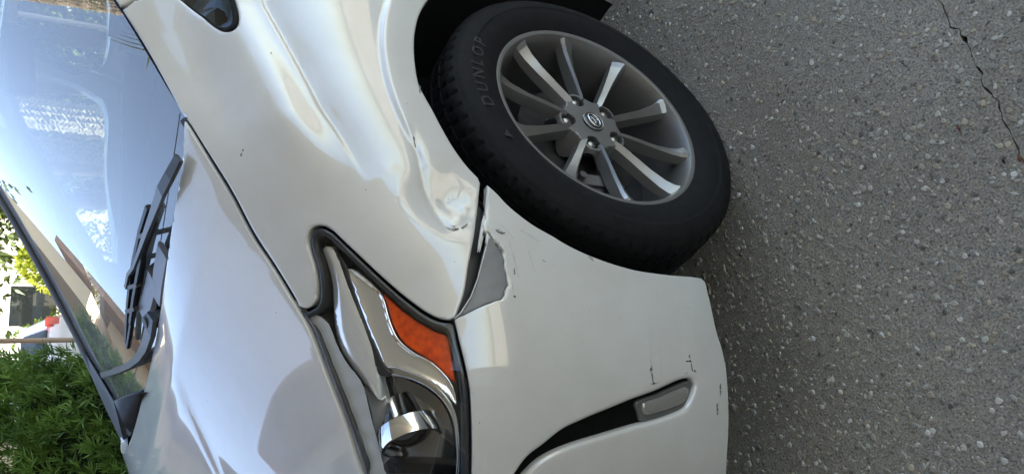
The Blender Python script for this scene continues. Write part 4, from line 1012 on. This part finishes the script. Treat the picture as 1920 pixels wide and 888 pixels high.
# sunlit shrub beyond
def shrub(c, rx, rz, label, col1, col2, n, seed, L=.09, W=.045):
    g = np.random.default_rng(seed); P = []; Dd = []
    for i in range(n):
        v = g.normal(0, 1, 3); v /= np.linalg.norm(v); rr = (1 - .35 * g.random() ** 2) * (1 + .14 * math.sin(5 * v[0] + 3 * v[2]) + .1 * math.sin(9 * v[1]))
        P.append(np.array([v[0] * rx, v[1] * rx, rz + v[2] * rz]) * np.array([rr, rr, 1]) ); Dd.append(v + np.array([0, 0, .4]))
    r = bpy.data.objects.new('shrub', None); COL.objects.link(r); r.location = c; tag(r, label, 'shrub')
    V, F = leaves(np.array(P), np.array(Dd), L, W, 4, .6, seed + 1); pydata('crown', V, F, leafmat('shrub_leaf_%d' % seed, col1, col2, .3), r, False)
    bm = bmesh.new()
    for i in range(6): t = i * 1.05; tube(bm, [(0, 0, 0), (.3 * rx * math.cos(t), .3 * rx * math.sin(t), rz * .8), (.7 * rx * math.cos(t), .7 * rx * math.sin(t), rz * 1.5)], [.03, .02, .008], 6)
    bm_obj('trunk', bm, MATS['bark'], r, True); return r
c = dirpt((60, 492), 8.2); shrub((c[0], c[1], lot_z(c[0], c[1])), .36, .62, 'sunlit yellow-green shrub seen past the far pillar', (.20, .26, .02), (.40, .42, .05), 1500, 21, .045, .022)
c = dirpt((60, 640), 19); shrub((c[0], c[1], lot_z(c[0], c[1])), .55, .85, 'small green shrub behind the parked white car', (.08, .16, .02), (.2, .28, .04), 500, 31)

# parked white hatchback seen from behind at its corner
def parked_car(c, rz):
    r = bpy.data.objects.new('parked_car', None); COL.objects.link(r); r.location = c; r.rotation_euler = (0, 0, rz)
    tag(r, 'white parked car with a red tail lamp beyond the hedge', 'car')
    prof = [(-2.05, .35), (-2.1, .55), (-2.08, .80), (-2.02, .95), (-1.95, 1.0), (-1.55, 1.42), (-1.2, 1.48), (-.3, 1.49), (.2, 1.42), (.95, 1.02), (1.8, .88), (2.05, .7), (2.1, .4), (1.9, .28), (-1.9, .28)]
    bm = bmesh.new(); rings = []
    for y, s in ((-.86, 0), (-.78, .02), (0, .04), (.78, .02), (.86, 0)):
        ring = []
        for x, z in prof:
            tum = .20 * max(0, z - .95) / .54
            yy = y * (1 - tum); ring.append(bm.verts.new((x, yy, z + (s if z > 1.3 else 0))))
        rings.append(ring)
    n_ = len(prof)
    for i in range(4):
        for j in range(n_): bm.faces.new((rings[i][j], rings[i][(j + 1) % n_], rings[i + 1][(j + 1) % n_], rings[i + 1][j]))
    bm.faces.new(rings[0]); bm.faces.new(rings[-1][::-1])
    bmesh.ops.bevel(bm, geom=[e for e in bm.edges if abs(e.verts[0].co.y - e.verts[1].co.y) < .01], offset=.04, segments=2, affect='EDGES')
    bm_obj('body', bm, mat('white_paint', (.78, .78, .78), .3, coat=1), r, True)
    DG = mat('dark_window', (.012, .016, .018), .05, coat=1, coat_r=0)
    def quad(name, pts, m, th=.01):
        P = [Vector(p) for p in pts]; nn = (P[1] - P[0]).cross(P[2] - P[0]).normalized(); k = len(P)
        return pydata(name, [p + nn * th for p in P] + [p - nn * .02 for p in P], [tuple(range(k))] + [(i, k + i, k + (i + 1) % k, (i + 1) % k) for i in range(k)], m, r, False)
    quad('rear_window', [(-1.94, .62, 1.02), (-1.94, -.62, 1.02), (-1.60, -.55, 1.38), (-1.60, .55, 1.38)], DG, .03)
    for s in (1, -1):
        q = [(-1.5, s * .862, 1.02), (-.25, s * .862, 1.0), (-.25, s * .735, 1.40), (-1.35, s * .735, 1.38)]; quad('side_window', q if s < 0 else q[::-1], DG, .02)
        q = [(-.18, s * .862, 1.0), (.72, s * .86, 1.0), (.15, s * .74, 1.36), (-.18, s * .735, 1.40)]; quad('side_window', q if s < 0 else q[::-1], DG, .02)
        bm = bmesh.new(); gv = box(bm, (-1.98, s * .74, .88), (.16, .20, .36))
        for v in gv:
            if v.co.z < .8: v.co.y += s * .06 * (1 if abs(v.co.y) < .74 else 0)
        bmesh.ops.bevel(bm, geom=bm.edges[:], offset=.03, segments=2, affect='EDGES'); bm_obj('tail_lamp', bm, mat('tail_red', (.55, .015, .02), .15, coat=1), r)
        for x in (-1.35, 1.3):
            V, F = ring_mesh([(.18, .06), (.22, .1), (.3, .1), (.31, .05), (.31, -.1)], 32); o = pydata('wheel', V, F, RUBBER, r); o.location = (x, s * .78, .31); o.rotation_euler = (0, 0, 0 if s > 0 else math.pi)
    return r
hd = R(-103); c = dirpt((92, 606), 15.0); c = c + 2.0 * np.array([math.cos(hd), math.sin(hd), 0]) + .72 * np.array([-math.sin(hd), math.cos(hd), 0]); parked_car((c[0], c[1], .52), hd)
# neighbour's carport: roof on pinkish posts
p = dirpt((60, 638), 12.0); cp = bpy.data.objects.new('carport', None); COL.objects.link(cp); cp.location = (p[0], p[1], lot_z(p[0], p[1])); tag(cp, 'tan carport roof on a thin pinkish post in front of the parked white car', 'carport')
CT = mat('carport_tan', (.58, .47, .31), .8); PK = mat('pole_paint', (.50, .38, .32), .6)
for dx, dy in ((0, 0), (-3.4, 0), (-3.4, 2.6)): tube_obj('post', [(dx, dy, -.1), (dx, dy, 2.3)], .036, PK, cp)
box_obj('roof', (-.9, 1.4, 2.42), (5.8, 4.0, .10), mat('carport_roof', (.40, .33, .25), .8), cp)
box_obj('fascia', (-.9, 3.42, 2.40), (5.9, .05, .42), CT, cp); box_obj('fascia', (2.02, 1.4, 2.40), (.05, 4.0, .42), CT, cp)
# palms beyond the car, seen through its windows
def palm(c, h, rt, label, seed):
    g = np.random.default_rng(seed); r = bpy.data.objects.new('palm_tree', None); COL.objects.link(r); r.location = c; tag(r, label, 'palm', 'palms beyond the car')
    V = []; F = []; n_ = 30; k = int(h / .022)
    for i in range(k + 1):
        z = h * i / k; rr = rt * (1.15 - .25 * i / k)
        for j in range(n_):
            t = 2 * math.pi * j / n_; b_ = rr * (1 + .16 * ((i % 2) * ((j % 2) * 2 - 1)) + .06 * g.normal()); V.append((b_ * math.cos(t), b_ * math.sin(t), z))
    for i in range(k):
        for j in range(n_): F.append((i * n_ + j, i * n_ + (j + 1) % n_, (i + 1) * n_ + (j + 1) % n_, (i + 1) * n_ + j))
    pydata('trunk', V, F, mat('palm_bark', (.22, .185, .14), .9, noise=(14, (.36, .31, .24), .4, .7)), r, False)
    V = []; F = []
    for i in range(26):
        t = i * 2.4; el = g.uniform(-.5, 1.1); L = g.uniform(1.5, 2.0); sx = []
        for s in np.linspace(0, 1, 14):
            rad = L * s * math.cos(el * (1 - .3 * s)); z = h + L * s * math.sin(el) - .9 * s * s * L * .6; sx.append(np.array([rad * math.cos(t), rad * math.sin(t), z]))
        for q in range(2, 13):
            d = sx[q + 1] - sx[q]; side = np.cross(d, (0, 0, 1)); side /= np.linalg.norm(side) + 1e-9
            for sg in (-1, 1):
                for e in (0, .5):
                    o = sx[q] + d * e; tip = o + side * sg * .42 * (1 - .5 * q / 14) + d * 1.2 + np.array([0, 0, -.14]); i0 = len(V); V += [o, o + d * .22, tip]; F.append((i0, i0 + 1, i0 + 2))
    pydata('crown', V, F, leafmat('palm_leaf_%d' % seed, (.06, .10, .02), (.14, .17, .05)), r, False); return r
c = dirpt((100, 217), 9.0); palm((c[0], c[1], lot_z(c[0], c[1])), 10.5, .125, 'palm trunk seen through the car windows, nearer the driver side', 5)
c = dirpt((100, 281), 9.4); palm((c[0], c[1], lot_z(c[0], c[1])), 11.5, .10, 'slimmer palm trunk seen through the car windows beside the other palm', 6)
c = dirpt((170, 440), 6.0); shrub((c[0], c[1], lot_z(c[0], c[1])), .35, .45, 'small sunlit leafy bush seen through the windscreen', (.16, .24, .03), (.36, .40, .06), 300, 41, .08, .05)

palm((-4.3, 3.3, -.03), 5.2, .17, 'palm beside the drive behind the driver side', 8)
# houses
def house(name, c, sx, sy, h, rz, wallc, roofc, label, overhang=.5, rise=1.5):
    r = bpy.data.objects.new(name, None); COL.objects.link(r); r.location = c; r.rotation_euler = (0, 0, rz); tag(r, label, 'house')
    WM = mat('stucco_' + name + str(round(c[0])), wallc, .9, bump=(60, .3, .01)); RM = mat('roof_' + name + str(round(c[0])), roofc, .8, noise=(5, tuple(q * .7 for q in roofc), .4, .6))
    bm = bmesh.new(); box(bm, (0, 0, h / 2), (sx, sy, h)); bm_obj('wall', bm, WM, r)
    bm = bmesh.new(); X, Y = sx / 2 + overhang, sy / 2 + overhang; rl = max(.2, X - Y) if X > Y else .2
    e = [bm.verts.new(q) for q in ((-X, -Y, h), (X, -Y, h), (X, Y, h), (-X, Y, h))]; u_ = [bm.verts.new((v.co.x, v.co.y, h + .16)) for v in e]
    if X > Y: t1, t2 = bm.verts.new((-(X - Y), 0, h + rise)), bm.verts.new((X - Y, 0, h + rise)); fs = [(u_[0], u_[1], t2, t1), (u_[1], u_[2], t2), (u_[2], u_[3], t1, t2), (u_[3], u_[0], t1)]
    else: t1, t2 = bm.verts.new((0, -(Y - X) - .01, h + rise)), bm.verts.new((0, (Y - X) + .01, h + rise)); fs = [(u_[0], u_[1], t1), (u_[1], u_[2], t2, t1), (u_[2], u_[3], t2), (u_[3], u_[0], t1, t2)]
    for f in fs: bm.faces.new(f)
    bm.faces.new(e[::-1])
    for i in range(4): bm.faces.new((e[i], e[(i + 1) % 4], u_[(i + 1) % 4], u_[i]))
    bm_obj('roof', bm, RM, r); return r, WM
TRIM = mat('trim_white', (.75, .74, .71), .6)
def win(r, x, y, z, wx, wz, face):
    s = {'x': (.08, wx, wz), 'y': (wx, .08, wz)}[face]; f = box_obj('window', (x, y, z), s, TRIM, r, .01)
    k = .05 if (x if face == 'x' else y) > 0 else -.05; s2 = (.02, wx - .14, wz - .14) if face == 'x' else (wx - .14, .02, wz - .14)
    g_ = box_obj('pane', (x + (k if face == 'x' else 0), y + (k if face == 'y' else 0), z), s2, MATS['dark_window'], f)
# unseen house added ahead of the car to shade the drive
h1, WM = house('house', (5.5, -.4, -.03), 7.0, 10.0, 4.9, 0, (.42, .38, .34), (.30, .16, .10), 'unseen two storey tan house added ahead of the car to shade it', .6, 1.6)
GDM = mat('garage_brown', (.10, .07, .05), .5); gd = box_obj('garage_door', (-3.53, -2.2, 1.1), (.06, 4.8, 2.2), GDM, h1)
for i in range(4): box_obj('door_panel', (-3.575, -2.2, .3 + .54 * i), (.03, 4.7, .48), GDM, gd, .01)
for y in (1.6, 3.8): win(h1, -3.52, y, 1.4, 1.2, 1.3, 'x')
for y in (-3.6, -1, 1.5, 3.8): win(h1, -3.52, y, 3.7, 1.3, 1.2, 'x')
# its porch roof over the photographer, lengthened past the house to block sky reflections
SOF = mat('soffit_tan', (.68, .63, .55), .8)
box_obj('porch_ceiling', (-3.5 - 1.65, 5.3, 2.70), (3.3, 8.5, .10), SOF, h1)
box_obj('porch_fascia', (-6.82, 5.3, 2.74), (.04, 8.54, .26), TRIM, h1); box_obj('porch_fascia', (-5.15, 1.03, 2.74), (3.3, .04, .26), TRIM, h1)
box_obj('porch_column', (-6.6, 9.2, 1.36), (.22, .22, 2.6), SOF, h1, .02)
# neighbour beyond the hedge
h2, _ = house('house', (4.2, -10.5, .5), 13, 7, 3.0, 0, (.55, .45, .30), (.36, .24, .16), 'single storey tan neighbouring house beyond the hedge', .7, 1.5)
for x in (-4.5, -1.5, 2): win(h2, x, 3.52, 1.5, 1.3, 1.2, 'y')
# white house far behind
c = dirpt((20, 575), 27.0); h3, _ = house('house', (c[0], c[1], .5), 7.5, 6, 3.6, R(-27), (.78, .76, .72), (.40, .36, .32), 'sunlit white house in the far background', .4, 1.2)
for x in (-2.4, 0, 2.4): win(h3, x, 3.02, 1.6, 1.2, 1.2, 'y')

# across the lawn on the driver's side
def tree(c, h, rc, label, seed):
    g = np.random.default_rng(seed); r = bpy.data.objects.new('tree', None); COL.objects.link(r); r.location = c; tag(r, label, 'tree')
    bm = bmesh.new(); tube(bm, [(0, 0, 0), (.1, 0, h * .3), (0, .1, h * .6)], [.2, .15, .08]); P = []; D = []
    for i in range(9):
        t = i * 2.4; a = Vector((0, 0, h * (.3 + .03 * i))); b_ = Vector((rc * .7 * math.cos(t), rc * .7 * math.sin(t), h * (.5 + .04 * i))); tube(bm, [a, (a + b_) / 2 + Vector((0, 0, .2)), b_], [.08, .05, .02], 6)
        for _ in range(150):
            v = g.normal(0, .33, 3) * rc; P.append(np.array(b_) + v); D.append(v + np.array([0, 0, .3]))
    bm_obj('trunk', bm, MATS['bark'], r, True); V, F = leaves(np.array(P), np.array(D), .22, .10, 4, .7, seed); pydata('crown', V, F, leafmat('tree_leaf_%d' % seed, (.04, .07, .015), (.09, .12, .03)), r, False)
for i, (oy, D, h) in enumerate(((60, 17, 4.4), (150, 15, 5.0), (235, 18, 4.6), (305, 16, 5.2), (-60, 18, 5), (370, 19, 4.8))):
    c = dirpt((100, oy), D); tree((c[0], c[1], lot_z(c[0], c[1])), h, 1.9, ['leafy tree far behind the cabin, glimpsed through the rear side window', 'leafy tree glimpsed beside the roof pillar through the windscreen', 'leafy tree standing behind the thicker palm trunk', 'leafy tree standing behind the slimmer palm trunk', 'leafy tree at the far end of the row behind the car', 'leafy tree just left of the white house, glimpsed through the windscreen'][i], 70 + i)
# clipped hedge closing the far edge of the lot
fh = bpy.data.objects.new('hedge', None); COL.objects.link(fh); a0 = dirpt((100, -160), 24); a1 = dirpt((100, 385), 24); fh.location = ((a0[0] + a1[0]) / 2, (a0[1] + a1[1]) / 2, .5); tag(fh, 'long sunlit hedge across the far edge of the lot, behind the palms', 'hedge')
g = np.random.default_rng(90); P = []; Dd = []; L0 = np.array(fh.location)
for i in range(5200):
    t = g.random(); z = 3.6 * g.random() ** .8; q = a0 + (a1 - a0) * t + g.normal(0, .18, 3); P.append(np.array([q[0] - L0[0], q[1] - L0[1], z])); Dd.append((.5, .6, .5))
V, F = leaves(np.array(P), np.array(Dd), .30, .12, 5, .6, 91); pydata('foliage', V, F, leafmat('far_hedge_leaf', (.07, .10, .02), (.19, .22, .06)), fh, False)
